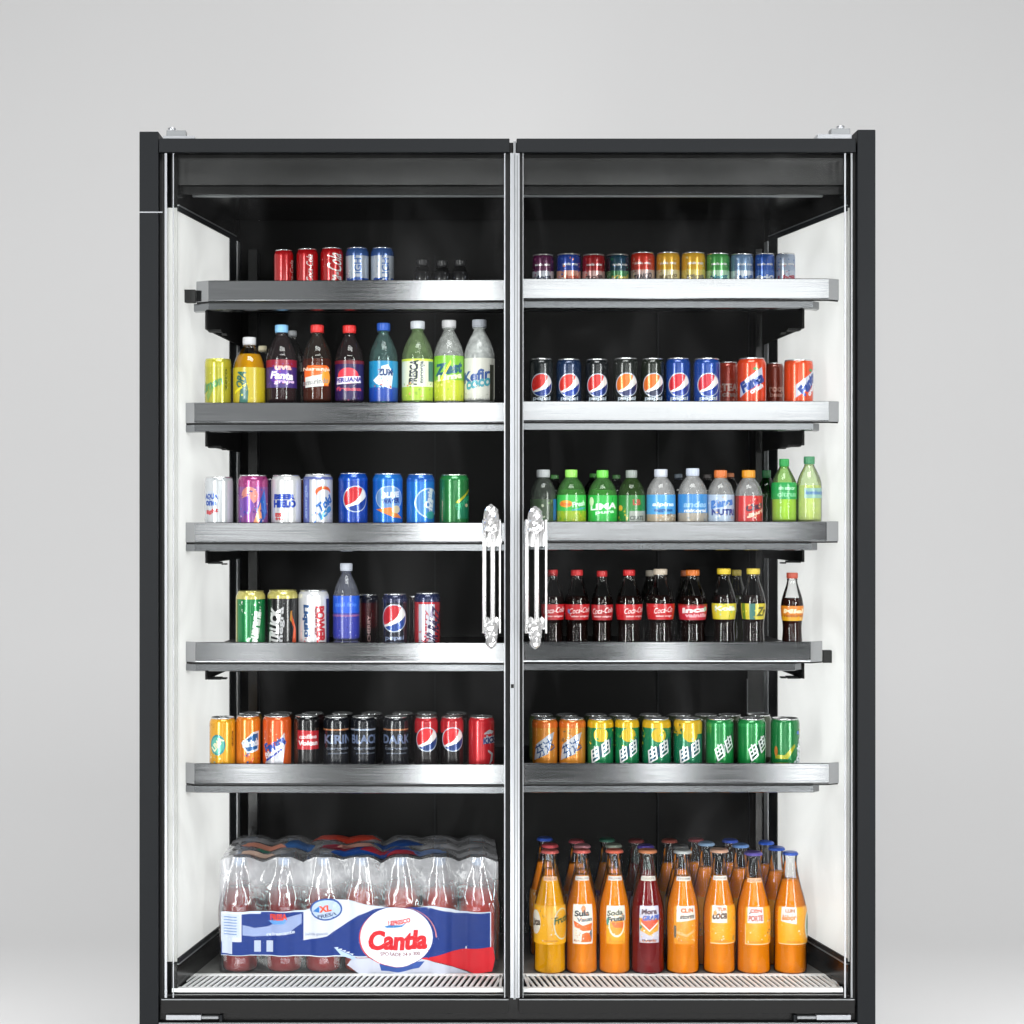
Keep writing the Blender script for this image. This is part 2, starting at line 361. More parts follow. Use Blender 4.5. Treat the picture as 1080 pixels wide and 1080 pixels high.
def bottle(kind, cx, w_, top, y, zb, cap, capw, liq, fill, ops, lab, label, tint='#ffffff', name='plastic_bottle', group='', rot=0, labcol=None, capH=None, neck=None, haze=0, foot=None):
    """lab = (z0, z1) of the printed label as fractions of H, or None; fill = fraction of H"""
    k = S * (D + y) / D; R = w_ * k / 2; H = Z(top, y) - zb
    t = thing(name, label, 'bottle', (X(cx, y), y, zb), group)
    pr = [(r * R, z * H) for r, z in SH[kind]]; pr = rs(pr, 3)
    glass = shell(tint, haze=haze)
    mb = MB(); mb.lathe([(0, .004)] + pr + [(pr[-1][0] - .001, pr[-1][1])], glass, 32); mb.build('bottle_wall', t, -1)
    if liq:
        ins = [(max(r - .0016, .001), z) for r, z in pr if z < fill * H]; ins[0] = (ins[0][0], .0045)
        rf = rad_at(pr, fill * H) - .0016
        l = MB(); l.lathe([(0, .0055)] + ins + [(rf, fill * H), (0, fill * H)], liquid(liq), 28); l.build('drink', t, -1)
    if lab:
        z0, z1 = lab[0] * H, lab[1] * H
        lb = MB(); zz = [z0 + (z1 - z0) * i / 8 for i in range(9)]
        if labcol:
            lb.lathe([(rad_at(pr, z) + .0004, z) for z in zz], paper(labcol), 36)
        pr2 = [(rad_at(pr, z), z) for z in zz]
        wrap(lb, ops, R, H, pr2, rad(rot), paper, .0005, (z0, z1)); lb.build('label', t, -1)
    if neck: 
        nb = MB(); z0, z1 = neck[0] * H, neck[1] * H; zz = [z0 + (z1 - z0) * i / 3 for i in range(4)]; pr3 = [(rad_at(pr, z), z) for z in zz]
        RR = pr3[1][0]; wrap(nb, [('poly', [(-.85, neck[0]), (.85, neck[0]), (.85, neck[1]), (-.85, neck[1])], neck[2]), ('text', neck[4], 0, (neck[0] + neck[1]) / 2, .105, .016, 0, 0, neck[3])], RR, H, pr3, 0, paper, .0004); nb.build('neck_label', t, -1)
    c = MB(); cr = capw * k / 2; nr = pr[-1][0]
    if name == 'glass_bottle' and kind == 'soda':      # crown cap with crimped skirt
        n = 42; hh = .0062; z0 = H - hh
        rings = [(1.0, z0), (1.0, z0 + .0018), (.93, H - .0012), (.80, H), (0, H)]
        for j, (q, z) in enumerate(rings): pass
        vs = []; fs = []
        for j, (q, z) in enumerate(rings[:-1]):
            for i in range(n):
                rr = cr * q * (1 + (.05 if (i % 2 == 0 and j < 2) else 0)); a = 2 * PI * i / n; vs.append((rr * math.sin(a), -rr * math.cos(a), z))
        vs.append((0, 0, H)); top_i = len(vs) - 1
        for j in range(3):
            for i in range(n): fs.append([j * n + i, j * n + (i + 1) % n, (j + 1) * n + (i + 1) % n, (j + 1) * n + i])
        for i in range(n): fs.append([3 * n + i, 3 * n + (i + 1) % n, top_i])
        c.add(vs, fs, P('crown_cap', cap, .3, .5))
        c.build('crown_cap', t, -1)
    else:                                              # ribbed screw cap with tamper ring
        hh = capH * k if capH else .014; z0 = H - hh; n = 48; vs = []; fs = []
        lv = [(1.0, z0 + .0030), (1.0, H - .0018), (.93, H), (0, H)]
        for j in range(3):
            q, z = lv[j]
            for i in range(n):
                rr = cr * q * (1 - (.03 if (i % 2 and j < 2) else 0)); a = 2 * PI * i / n; vs.append((rr * math.sin(a), -rr * math.cos(a), z))
        vs.append((0, 0, H)); ti = len(vs) - 1
        for j in range(2):
            for i in range(n): fs.append([j * n + i, j * n + (i + 1) % n, (j + 1) * n + (i + 1) % n, (j + 1) * n + i])
        for i in range(n): fs.append([2 * n + i, 2 * n + (i + 1) % n, ti])
        cm = P('cap_plastic', cap, .38, 0)
        c.add(vs, fs, cm); c.lathe([(cr * .9, z0 + .0029), (cr * .98, z0 + .0028), (cr * .98, z0), (nr, z0)], cm, 32)
        c.lathe([(nr + .0002, z0 - .004), (cr * .95, z0 - .0028), (cr * .95, z0 - .0018), (nr + .0002, z0 - .0008)], glass, 28)
        c.build('cap', t, -1)
    return t

# ------------------------------------------------------------------ backdrop (sweep of studio paper)
M_PAPER = P('backdrop_paper', '#dadada', .85, 0, spec=.2)
bd = MB(); yb = 3.4; rc = 1.6; path = [(-.5, 0)] + [(yb - rc + rc * math.sin(rad(a)), rc - rc * math.cos(rad(a))) for a in range(0, 91, 5)] + [(yb, 5.5)]
vs = [(x, y, z) for x in (-7, 7) for y, z in path]; n = len(path)
bd.add(vs, [(i, i + 1, n + i + 1, n + i) for i in range(n - 1)], M_PAPER, True)
o = bd.build('backdrop', None, -1); o['kind'] = 'structure'
fl = MB(); fl.add([(-9, -9, -.004), (9, -9, -.004), (9, 6, -.004), (-9, 6, -.004)], [(0, 1, 2, 3)], P('studio_floor', '#2a2a2a', .7, 0, noise=.05, nscale=(2, 2, 2)))
o = fl.build('floor', None, -1); o['kind'] = 'structure'

# ------------------------------------------------------------------ the display fridge
FR = thing('display_fridge', 'tall black two-door glass display fridge with steel shelves full of cold drinks', 'fridge', (0, 0, 0))
ZD = CZ - .961                      # deck height
YP0, YP1, YB = .022, .43, .50       # panel front, panel back, back wall
zt, zb_ = CZ + .607, CZ - .900      # white panel top and bottom
f = MB()
# outer sides, roof, back, plinth
for a, b, tp in ((148, 168, 140), (903, 922, 138)):
    f.box(X(a), X(b), -.012, .030, 0, Z(tp), M_SLATE)
    f.box(X(a), X(b), YP1 + .005, .62, 0, Z(tp), M_SLATE)
    f.box(X(a), X(b), .0301, YP1 + .0049, 0, zb_ - .012, M_SLATE); f.box(X(a), X(b), .0301, YP1 + .0049, zt + .012, Z(tp), M_SLATE)
f.box(X(168), X(903), .012, .62, Z(152), Z(149), M_SLATE2)
f.box(X(168), X(903), YB, .62, .02, Z(152), M_BLACK)
f.box(X(168), X(903), .012, YB, .02, ZD - .03, M_BLACK)
f.box(X(168), X(172.5), .002, .02, ZD - .03, Z(152), M_RUBBER)
f.box(X(898.5), X(903), .002, .02, ZD - .03, Z(152), M_RUBBER)
f.build('cabinet', FR, .0015)
f = MB(); f.box(X(168.5), X(902.5), -.014, .011, .06, Z(1077.3), M_SLATE2); f.box(X(168.5), X(902.5), -.0145, -.0135, Z(1077.9), Z(1076.6), M_ALUD); f.build('base_panel', FR, .001)
f = MB(); f.box(X(168.5), X(902.5), .004, .011, Z(1077), Z(1050), M_BLACKG); f.build('sill', FR)
# inner side walls: black above and below, white glazed panel between
def side(sgn):
    L = sgn < 0; p0, p1 = (187, 248) if L else (894, 812); x0, x1 = X(p0, YP0), X(p1, YP1); xo = X(169) if L else X(902)
    k = MB()
    def quad(z0, z1, mat, off=0.0, y0=YP0, y1=YP1, th=.012):
        t0 = (y0 - YP0) / (YP1 - YP0); t1 = (y1 - YP0) / (YP1 - YP0); a = x0 + (x1 - x0) * t0 - sgn * off; b = x0 + (x1 - x0) * t1 - sgn * off
        k.prism([(a, y0), (b, y1), (b + sgn * th, y1), (a + sgn * th, y0)], 'z', z0, z1, mat)
    quad(zt + .010, Z(152), M_BLACKG); quad(ZD - .03, zb_ - .010, M_BLACKG)
    k.box(x1, x1 + sgn * .012, YP1 + .0005, YB, ZD - .03, Z(152), M_BLACK)
    k.build('inner_side', FR, -1)
    k = MB(); a_, b_ = x0, x1; k.add([(x0, YP0, zb_), (x1, YP1, zb_), (x1, YP1, zt), (x0, YP0, zt)], [(0, 1, 2, 3)], M_SIDEGLASS); fx = X(172.5) if L else X(898.5)
    k.box(fx, x0, YP0 - .003, YP0 - .0005, zb_ - .006, zt + .006, M_SIDEGLASS)
    o = k.build('side_window', FR, .0006)
    k = MB()                          # its dark frame and bright beading
    quad(zt, zt + .010, M_SLATE2, .003); quad(zb_ - .010, zb_, M_SLATE2, .003)
    quad(zt + .0101, zt + .0125, M_ALUD, .004); quad(zb_ - .0125, zb_ - .0101, M_ALUD, .004)
    quad(zb_, zt, M_SLATE2, .003, YP1 - .045, YP1)
    quad(zb_ - .001, zt + .001, M_ALU, .004, YP1 + .001, YP1 + .024, .006)
    ua, ub = (246, 250.6) if L else (809.8, 814.4)
    k.box(X(ua, YP1), X(ub, YP1), YP1 + .0012, YP1 + .012, zb_ - .001, zt + .001, P('white_upright', '#d4d4d4', .4, 0))
    k.build('window_frame', o, -1)
side(-1); side(1)
f = MB(); f.box(X(168), X(172.5), -.0135, -.0125, Z(225.6), Z(224.4), M_ALU); f.box(X(148.2), X(168), -.0135, -.0125, Z(225.6), Z(224.4), M_ALU); f.build('seam_strip', FR)
# canopy inside the top
f = MB(); xa, xb = X(187, .03), X(892, .03)
f.box(xa, xb, .030, .034, Z(195, .03), Z(165, .03), M_FASCIA); f.box(xa, xb, .028, .034, Z(166.5, .03), Z(163, .03), M_BLACK)
f.box(xa, xb, .044, .050, Z(205, .044), Z(194, .044), M_BLACKG)
f.build('canopy', FR, .0008)
f = MB(); f.box(X(203, .09), X(868, .09), .088, .10, Z(207.6, .09), Z(204.4, .09), M_ALUD); f.build('canopy_trim', FR, .0008)
f = MB(); f.box(X(190, .05), X(890, .05), .052, YP1, Z(204, .09), Z(200, .09), M_BLACKG); f.build('ceiling', FR, .001)
# back wall joints, uprights, small fittings
f = MB()
for p in (272, 458, 694, 790): f.box(X(p, .49), X(p, .49) + .0025, .492, .499, ZD, Z(262, .4), M_SLATE2)
for p in (262, 797): f.box(X(p, .47), X(p, .47) + .020, .468, .499, ZD, Z(258, .4), M_BLACKG)
f.build('back_panel_trim', FR)
f = MB(); xq0, xq1 = X(788, .46), X(806, .46)
f.box(xq0, xq1, .455, .467, Z(751, .46), Z(690, .46), M_BLACKG); f.box(xq0 - .001, xq1 + .004, .452, .467, Z(753.5, .46), Z(751.2, .46), M_ALU); f.box(xq0 - .001, xq0 + .0005, .453, .467, Z(751, .46), Z(716, .46), M_ALUD)
f.build('evaporator_cover', FR)
f = MB(); f.box(X(273, .44), X(286, .44), .44, .452, Z(232, .44), Z(214, .44), M_BLACKG); f.box(X(278, .44), X(286, .44), .4385, .4398, Z(232, .44), Z(230.8, .44), M_ALUD); f.box(X(272.6, .44), X(273.2, .44), .4385, .452, Z(232, .44), Z(216, .44), M_ALUD); f.build('sensor_box', FR)
f = MB(); f.box(X(538.6), X(541.6), -.0135, -.011, Z(725), Z(721), M_RUBBER); f.build('latch_hole', FR)
f = MB(); f.box(X(533), X(551.5), .003, .02, ZD - .01, Z(152), M_RUBBER); f.build('centre_post', FR)
# deck and grilles
f = MB(); f.box(X(193, .14), X(888, .14), .142, YB, ZD - .012, ZD, M_DECK); f.box(X(175), X(897), .020, .141, ZD - .022, ZD - .012, M_BLACK); f.build('deck', FR, .001)
for L in (True, False):
    a0, a1, b0, b1 = (181.5, 531, 193, 530) if L else (552, 889, 551.5, 878)
    yf, yk = .022, .138; A0, A1, B0, B1 = X(a0, yf), X(a1, yf), X(b0, yk), X(b1, yk)
    g = MB(); zz = ZD + .001; th = .003
    def pt(u, v): 
        l = A0 + (B0 - A0) * v; r = A1 + (B1 - A1) * v; return (l + (r - l) * u, yf + (yk - yf) * v)
    for v0, v1 in ((0, .10), (.90, 1)): g.prism([pt(0, v0), pt(1, v0), pt(1, v1), pt(0, v1)], 'z', zz - .003, zz, M_GRILLE)
    N = 54; sl = .009 if L else -.009
    for i in range(N + 1):
        u = i / N; wd = .0054; x0, _ = pt(u, .10); x1, _ = pt(u, .90); s0 = -sl; s1 = sl
        x0 = min(max(x0 + s0, A0 + .003), A1 - wd - .003); x1 = min(max(x1 + s1, pt(0, .90)[0] + .001), pt(1, .90)[0] - wd - .001)
        g.prism([(x0, yf + .10 * (yk - yf)), (x0 + wd, yf + .10 * (yk - yf)), (x1 + wd, yf + .90 * (yk - yf)), (x1, yf + .90 * (yk - yf))], 'z', zz - .0036, zz - .0006, M_GRILLE)
    g.prism([(yf - .001, zz - .008), (yf + .0015, zz - .008), (yf + .0015, zz), (yf - .001, zz)], 'x', A0, A1, M_GRILLE)
    g.build('air_grille', FR)
# doors
def tube(mb, x, y, z0, z1, r, mat): mb.lathe([(0, z0), (r * .8, z0), (r, z0 + .001), (r, z1 - .001), (r * .8, z1), (0, z1)], mat, 24, (x, y, 0))
M_CRYS = P('faceted_acrylic', '#eeeeee', .07, .7)
M_ROD = P('polished_rod', '#fafafa', .24, .75)
def crystal(mb, pr, n, c, seed):        # faceted end piece: flat, jittered facets
    r_ = random.Random(seed); vs = []; fs = []; m = len(pr)
    for r, z in pr:
        for k in range(n):
            a = 2 * PI * (k + .5 * (pr.index((r, z)) % 2)) / n; q = r * r_.uniform(.86, 1.06)
            vs.append((c[0] + q * math.sin(a), c[1] - q * math.cos(a) * .8, z + r_.uniform(-.0012, .0012)))
    for j in range(m - 1):
        for k in range(n):
            A, B, E, F = j * n + k, j * n + (k + 1) % n, (j + 1) * n + (k + 1) % n, (j + 1) * n + k
            fs += [(A, B, E), (A, E, F)]
    fs += [tuple(range(n))[::-1], tuple(range((m - 1) * n, m * n))]
    mb.add(vs, fs, M_CRYS)
def door(L):
    x0, x1 = (168.6, 537.2) if L else (544.6, 901)
    g = MB(); g0, g1 = (174, 532.6) if L else (551, 897.5)
    g.box(X(g0), X(g1), -.0085, -.0035, Z(1051), Z(162.5), M_PANE); o = g.build('glass_door', FR)
    d = MB(); d.box(X(x0), X(x1), -.014, .001, Z(162), Z(147.5), M_SLATE2); d.build('top_rail', o, .0012)
    d = MB(); d.box(X(x0 + 2.5), X(x1 - 1), -.012, .001, Z(1067), Z(1052.5), P('charcoal_rail', '#161616', .5, 0, spec=.2))
    d.box(X(x0 + 2.5), X(x1 - 1), -.0125, -.0115, Z(1053.2), Z(1052), M_ALUD); d.build('bottom_rail', o, .0006)
    if L: bars = [(174.4, 177.0, M_ALU), (183.0, 184.2, M_ALU), (531.6, 532.7, M_ALU), (538.0, 541.8, M_ALU)]
    else: bars = [(543.4, 547.8, M_ALU), (551.0, 551.9, M_ALUD), (889.2, 891.0, M_ALU), (896, 898, M_ALUD)]
    for a, b, m in bars:
        e = MB(); e.box(X(a), X(b), -.011, -.0090, Z(1051), Z(162.5), m)
        if a == 538.0: e.box(X(541.3), X(544.0), -.0085, -.004, Z(1053), Z(150), M_ALUD)
        if a == 543.4: e.box(X(544.6), X(546.2), -.0115, -.0111, Z(1050), Z(165), M_ALUD)
        e.build('edge_profile', o, .0005)
    y = -.036
    rods = [(510.8, 2.1), (519.6, 2.4), (527.2, 1.0)] if L else [(555.6, 2.1), (566.0, 2.4), (576.0, 1.2)]
    for px, r in rods:
        h = MB(); tube(h, X(px, y), y, Z(668, y), Z(548, y), r * S * 1.05, M_ROD); h.build('handle_bar', o)
    cx = X(518, y) if L else X(564.5, y); r = 8.3 * S
    for q, (za, zb2, ra, rb) in enumerate(((Z(562, y), Z(532 if L else 534, y), 1, .9), (Z(684, y), Z(655, y), .62, 1))):
        pr = []; Hh = zb2 - za; c = MB()
        for i in range(11):
            t = i / 10; w_ = ra + (rb - ra) * t; e1 = min(1, t / .22); e2 = min(1, (1 - t) / .35)
            pr.append((max(.0015, r * w_ * math.sqrt(max(0, 1 - (1 - e1) ** 2)) ** (1 if q else .3) * math.sqrt(max(0, 1 - (1 - e2) ** 2)) ** (.3 if q else 1)), za + Hh * t))
        crystal(c, pr, 15, (cx, y - .004, 0), 3 + q)
        xa, xb = X(rods[0][0] - 2, y), X(rods[2][0] + 1.2, y)
        z0, z1 = (Z(576, y), Z(549, y)) if q == 0 else (Z(664, y), Z(652, y))
        n = 12; r2 = random.Random(q + 7)
        vs = []; fs = []
        for k in range(n + 1):
            for j in range(4): vs.append((xa + (xb - xa) * k / n, y + .004 - r2.uniform(.0, .005), z0 + (z1 - z0) * j / 3 + (r2.uniform(-.003, .003) if j in (0, 3) else 0)))
        for k in range(n):
            for j in range(3):
                A = k * 4 + j; fs += [(A, A + 4, A + 5), (A, A + 5, A + 1)]
        c.add(vs, fs, M_CRYS)
        c.box(cx - r * .7, cx + r * .7, y + .0045, -.010, z0 + .004, z1 - .004, M_CRYS)
        c.build('handle_end', o, -1)
    for q in (0, 1):
        t = MB()
        if L and q == 0: t.box(X(173), X(206), -.012, .03, Z(147.4), Z(144.6), M_ALU); t.box(X(176), X(196), -.006, .02, Z(144.5), Z(138), M_ALUD); t.lathe([(0, 0), (.008, 0), (.008, .006), (0, .008)], M_ALU, 16, (X(181), .004, Z(137.9)))
        elif L: t.box(X(176), X(213), -.012, .002, Z(1074), Z(1069), M_ALU); t.box(X(213.2), X(231), -.010, .002, Z(1073.4), Z(1070.6), M_ALUD); t.box(X(232), X(235), -.012, .003, Z(1076), Z(1069), M_SLATE)
        elif q == 0: t.box(X(861), X(897), -.012, .03, Z(147.4), Z(142.6), M_ALU); t.box(X(876), X(896), -.006, .02, Z(142.5), Z(136), M_ALUD); t.lathe([(0, 0), (.008, 0), (.008, .006), (0, .008)], M_ALU, 16, (X(887), .004, Z(135.9)))
        else: t.box(X(860), X(896), -.012, .002, Z(1074), Z(1069), M_ALU); t.box(X(840), X(859.8), -.010, .002, Z(1073.4), Z(1070.6), M_ALUD); t.box(X(836), X(839), -.012, .003, Z(1076), Z(1069), M_SLATE)
        t.build('hinge', o, .0006)
door(True); door(False)
# shelves
RT = [(294.8, 293.5), (424, 422.8), (551, 549.8), (677.6, 676.6), (806, 804.8)]      # rail tops, both doors
YR = .050
BOARD = {}
ENDS = [((205, 888), 22.5), ((190, 888), 22), ((190, 886), 21.5), ((191, 869), 22), ((190, 888), 22.5)]
BR = [52, 47, 44, 41, 30]
def shelf(i, L):
    top = RT[i][0 if L else 1]; zr = Z(top, YR); zb = zr - .015; BOARD[(i, L)] = zb
    e0, e1 = ENDS[i][0]
    bx = MB()
    if L: pts = [(X(214, .06), .073), (X(537, .06), .058), (X(537, .4), .44), (X(251, .44), .44)]
    else: pts = [(X(549, .06), .056), (X(851, .06), .056), (X(809, .44), .44), (X(545, .4), .44)]
    bx.prism(pts, 'z', zb - .010, zb, M_BLACK); sh = bx.build('shelf', FR, .0008)
    # price rail: bent sheet, ends turned back
    r = MB()
    def X2(p): return X(p, YR)
    yw = .014 if L else 0
    if L: path = [(X2(e0), YR + .016), (X2(e0 + 14), YR), (X2(537), YR)]; back = [(X2(e0 - 3), YR + .018), (X2(e0 + 14), YR + .001), (X2(537), YR + .001)]
    else: path = [(X2(552), YR), (X2(e1 - 14), YR), (X2(e1), YR + .016)]; back = [(X2(552), YR + .001), (X2(e1 - 30), YR + .001), (X2(e1 - 22), YR + .018)]
    z1 = zr - ENDS[i][1] * S
    def strip(pa, prof, mat):
        vs = []; m = len(prof)
        for x, y in pa:
            q = yw * (X2(537) - x) / (X2(537) - X2(190))
            for dy, z in prof: vs.append((x, y + dy + q, z))
        fs = [(a * m + b, a * m + b + 1, (a + 1) * m + b + 1, (a + 1) * m + b) for a in range(len(pa) - 1) for b in range(m - 1)]
        r.add(vs, fs, mat)
    strip(path, [(.006, zr - .0015), (.004, zr), (.0012, zr - .0003), (0, zr - .0016), (-.0002, z1 + .003), (.0002, z1 + .001), (.0014, z1)], M_STEEL)
    strip(path, [(.0015, z1), (.005, z1 - .0008), (.005, z1 - .0030)], M_RUBBER)
    strip(back, [(.004, z1 - .0030), (.0018, z1 - .004), (.0014, z1 - .0165), (.006, z1 - .0185), (.03, z1 - .0186)], M_STEELD)
    o = r.build('price_rail', sh, -1)
    b = MB(); px = 216 if L else 849; x = X(px, .07); s = -1 if L else 1; zlo = zr - BR[i] * S
    xs = x; ys = .075
    xk = X(252 if L else 806, .44)
    b.prism([(xs, ys), (xk, .44), (xk - s * .004, .44), (xs - s * .004, ys)], 'z', zlo, zb - .0105, M_BLACK)
    b.box(xs - s * .0031, xs - s * .03, ys + .02, ys + .05, zlo - .002, zlo + .002, M_BLACK)
    b.box(xs - s * .036, xs - s * .026, ys + .06, ys + .08, zlo - .005, zlo - .0022, M_RUBBER)
    b.build('bracket', sh, -1)
    if (i, L) in ((0, True), (3, False)):
        c = MB(); 
        if L: c.box(X(192, .07), X(206, .07), .068, .085, Z(319, .07), Z(305.5, .07), M_RUBBER)
        else: c.box(X(868, .07), X(877, .07), .066, .085, Z(699, .07), Z(686, .07), M_RUBBER)
        c.build('end_clip', sh)
for i in range(5):
    shelf(i, True); shelf(i, False)

# ------------------------------------------------------------------ what the shelves hold
WH = '#f1f1ef'; SV = '#c3c7cc'; RED = '#c4141c'; NAVY = '#101d45'; BLU = '#0f4fb0'; GRN = '#0d7a35'; YEL = '#e8c21c'; ORG = '#e8701a'; BK = '#111214'
def script_v(txt, u, c, wid=.78, hei=.17): return ('text', txt, u, .5, wid, hei, 90, .25, c, .01)
def mini(low, txt, tc, specks, u=0, top='#f4f4f4'):
    return [('band', .13, .62, low), ('specks', u - 1.2, u + 1.2, .60, .9, 16, .035, specks, hash(txt) % 97 if False else len(txt) * 7),
            ('text', txt, u, .47, .42, .13, 8, .2, tc, .05), ('text', 'soda mix', u, .76, .36, .055, 0, .1, top), ('specks', u - 1.2, u + 1.2, .2, .62, 18, .03, specks + [WH], len(txt) * 3)]
def globe_can(u=0, red='#d8202c', blue='#173a92', z=.56, r=.225, tc='#dfe6f2', seed=1, dots=None):
    o = [('globe', u, z, r, red, blue), ('text', 'pepsi', u, .20, .36, .10, 0, .08, tc, .03)]
    if dots: o = [('specks', -1.5, 1.5, .05, .95, 60, .008, dots, seed)] + o
    return o
GRP = {(0, True): 'mini cans on the top left shelf', (0, False): 'mini cans on the top right shelf', (1, True): 'cans and bottles on the second left shelf', (1, False): 'cans on the second right shelf',
       (2, True): 'tall cans on the third left shelf', (2, False): 'plastic bottles on the third right shelf', (3, True): 'cans and a bottle on the fourth left shelf', (3, False): 'glass cola bottles on the fourth right shelf',
       (4, True): 'cans on the fifth left shelf', (4, False): 'cans on the fifth right shelf'}
def C(i, L, x0, x1, top, base, ops, label, y=.10, rot=0, nk=.86, lid=None):
    return can((x0 + x1) / 2, x1 - x0, top, y, BOARD[(i, L)], base, ops, label, rot, GRP[(i, L)], nk, lid)

# --- top left shelf, at the back of it
ys = .30
T = ' on the top left shelf'
sc_ = [('text', 'Cola', .55, .50, .5, .20, 90, .2, WH, .02)]
C(0, True, 289, 309.5, 264, '#c2121a', [('text', 'Coca-Cola', 1.05, .5, .6, .10, 90, .25, WH, .0)], 'leftmost plain red mini can' + T, ys)
C(0, True, 312.5, 335.5, 263, '#c2121a', [('text', 'Coca-Cola', .30, .62, .52, .13, 90, .25, WH, .0)], 'red mini can with a thin white script stripe, second in the row' + T, ys)
C(0, True, 338, 362, 262, '#c2121a', [script_v('Coca-Cola', .35, WH, .8, .30), ('specks', -.9, .2, .2, .85, 14, .02, ['#e8b0b0', '#e06060'], 4)], 'red mini can with large white script beside a silver blue can' + T, ys)
sb = lambda s, u, t2: [('band', .84, 1, '#3a5d9c'), ('specks', -1.5, 1.5, .05, .8, 30, .03, ['#93a9cc', '#e8edf5', '#5a79b4'], s), ('text', 'LIGHT', u, .66, .5, .14, 90, 0, '#4a6cab', .03), ('text', t2, u, .34, .5, .16, 0, .2, '#1e4fa8', .06)]
C(0, True, 364.5, 389, 262, '#c4cedd', sb(3, .1, 'IST'), 'silver and blue mini can next to the red mini cans' + T, ys)
C(0, True, 391, 415.5, 262, '#ccd5e2', sb(8, .3, 'TAP') + [('specks', -.6, .6, .12, .3, 8, .04, ['#c03038', '#1e4fa8'], 5)], 'silver and blue mini can at the right end of its row' + T, ys)
for x, wd, tp, lb in ((445.5, 19, 274, 'small dark glass bottle with glinting neck, leftmost of the black ones'), (466, 20, 275, 'small dark glass bottle in the middle of the black ones'), (485, 19, 274.5, 'small dark glass bottle, rightmost of the black ones')):
    bottle('petshort', x, wd, tp, .33, BOARD[(0, True)], '#1b1b1d', 13, '#0c0b0c', .7, [('specks', -.8, .8, .5, .7, 6, .02, ['#5a6270', '#8c8f95'], 2)], (.3, .72), lb + T, '#8f9499', 'glass_bottle', 'small dark bottles on the top left shelf', labcol='#141417')
# --- top right shelf
T = ' on the top right shelf'
R0 = [(561.5, 584, 269, '#571a45', ['#8a3a6c', '#3a1040'], 'Mora', '#2b3450', '#b9bcc6', 'purple mini can with pale lower label, first in the row'),
      (587, 612.5, 268.5, '#1c3f9a', ['#3c62c0', '#e08a5a'], 'Lima', '#c04a34', '#d79a84', 'blue mini can with salmon lower label'),
      (614, 638, 269, '#a8141c', ['#d84a44', '#701018'], 'Roja', '#5b3a3c', '#d6a9a4', 'dark red mini can with pale pink lower label'),
      (639, 663.5, 269, '#0f3f55', ['#2f8a5a', '#184a80'], 'Kiwi', '#d8c860', '#3f8a50', 'dark teal mini can with green lower label'),
      (665, 690.5, 267, '#c8301c', ['#e8a080', '#902010'], 'TANGO', '#3b3a44', '#c0a49c', 'orange red mini can with grey lettering'),
      (692, 717, 267, '#d9a318', ['#f0d868', '#b88410'], 'Mango', '#8a7a50', '#dccf9c', 'golden mini can with cream label beside the orange red can'),
      (718.5, 744, 267, '#e0aa16', ['#f4e090', '#c08c10'], 'Pina', '#8a8060', '#e2c85c', 'golden mini can with white flecks beside the green can'),
      (744.5, 769.5, 268, '#3f9a44', ['#8cc870', '#2c7a38'], 'Manz', '#1f7a8a', '#a8d4ae', 'bright green mini can with pale label'),
      (770, 794.5, 268.5, '#6f8fb4', ['#a8bfd8', '#4c6c98'], 'Agua', '#2e5c98', '#cfdbe6', 'pale blue grey mini can next to the green can'),
      (796, 817, 268, '#1d58b8', ['#4888d8', '#123c80'], 'Frio', '#d8e4f4', '#2c68c4', 'deep blue mini can with shiny silver edge'),
      (818, 839.5, 268, '#a8b6cc', ['#c89aa4', '#7088b4'], 'Uva', '#b05060', '#bfc9da', 'pale lilac grey mini can, last in the row')]
for k, (a, b, tp, c, sp, tx, tc, low, lb) in enumerate(R0):
    C(0, False, a, b, tp, c, mini(low, tx, tc, sp, (-.1, .1, 0, .2, -.1)[k % 5]), lb + T, ys, lid='#a8a8a4' if k < 4 else None, nk=.9)

# --- second left shelf
T = ' on the second left shelf'; bz = BOARD[(1, True)]; g = GRP[(1, True)]; yy = .105
C(1, True, 216, 244, 379, '#a8a420', [('band', .84, 1, '#b4ae2c'), ('specks', -1.5, 1.5, .05, .8, 30, .03, ['#b8b440', '#8c9418', '#c4c468'], 1), ('poly', [(-.9, .30), (.1, .62), (.0, .50), (-.7, .18)], '#7a9a40'), ('text', 'Limon', -.45, .50, .5, .18, 22, .2, '#4a8a4c', .04), ('text', 'zero', .75, .6, .4, .05, 90, 0, '#5a6010')], 'yellow green tonic can standing at the far left' + T, yy, nk=.93, lid='#c8cc60')
bottle('petshort', 263, 34, 356, yy, bz, '#b9b9bb', 14, '#c48a10', .77, [('poly', [(-.55, .08), (.0, .08), (.05, .25), (-.12, .45), (-.5, .25)], '#3a6a60'), ('specks', -1.4, 1.4, .10, .55, 26, .02, ['#d8d040', '#b8a010'], 3), ('text', 'OPA', -.45, .42, .24, .13, 80, .2, '#0f5a50', .05), ('poly', [(-.9, .26), (-.1, .36), (-.1, .33), (-.9, .22)], '#e8d820')], (.10, .58), 'golden juice bottle with yellow label and grey cap' + T, group=g, labcol='#b8a418', capH=8)
def pet(cx, wd, tp, cap, cw, liq, fill, lab, lc, ops, lb, tint='#ffffff', haze=0, y=.105, H=8, kind='pet', i=1, L=True, **kw):
    return bottle(kind, cx, wd, tp, y, BOARD[(i, L)], cap, cw, liq, fill, ops, lab, lb, tint, 'plastic_bottle', GRP[(i, L)], labcol=lc, capH=H, haze=haze, **kw)
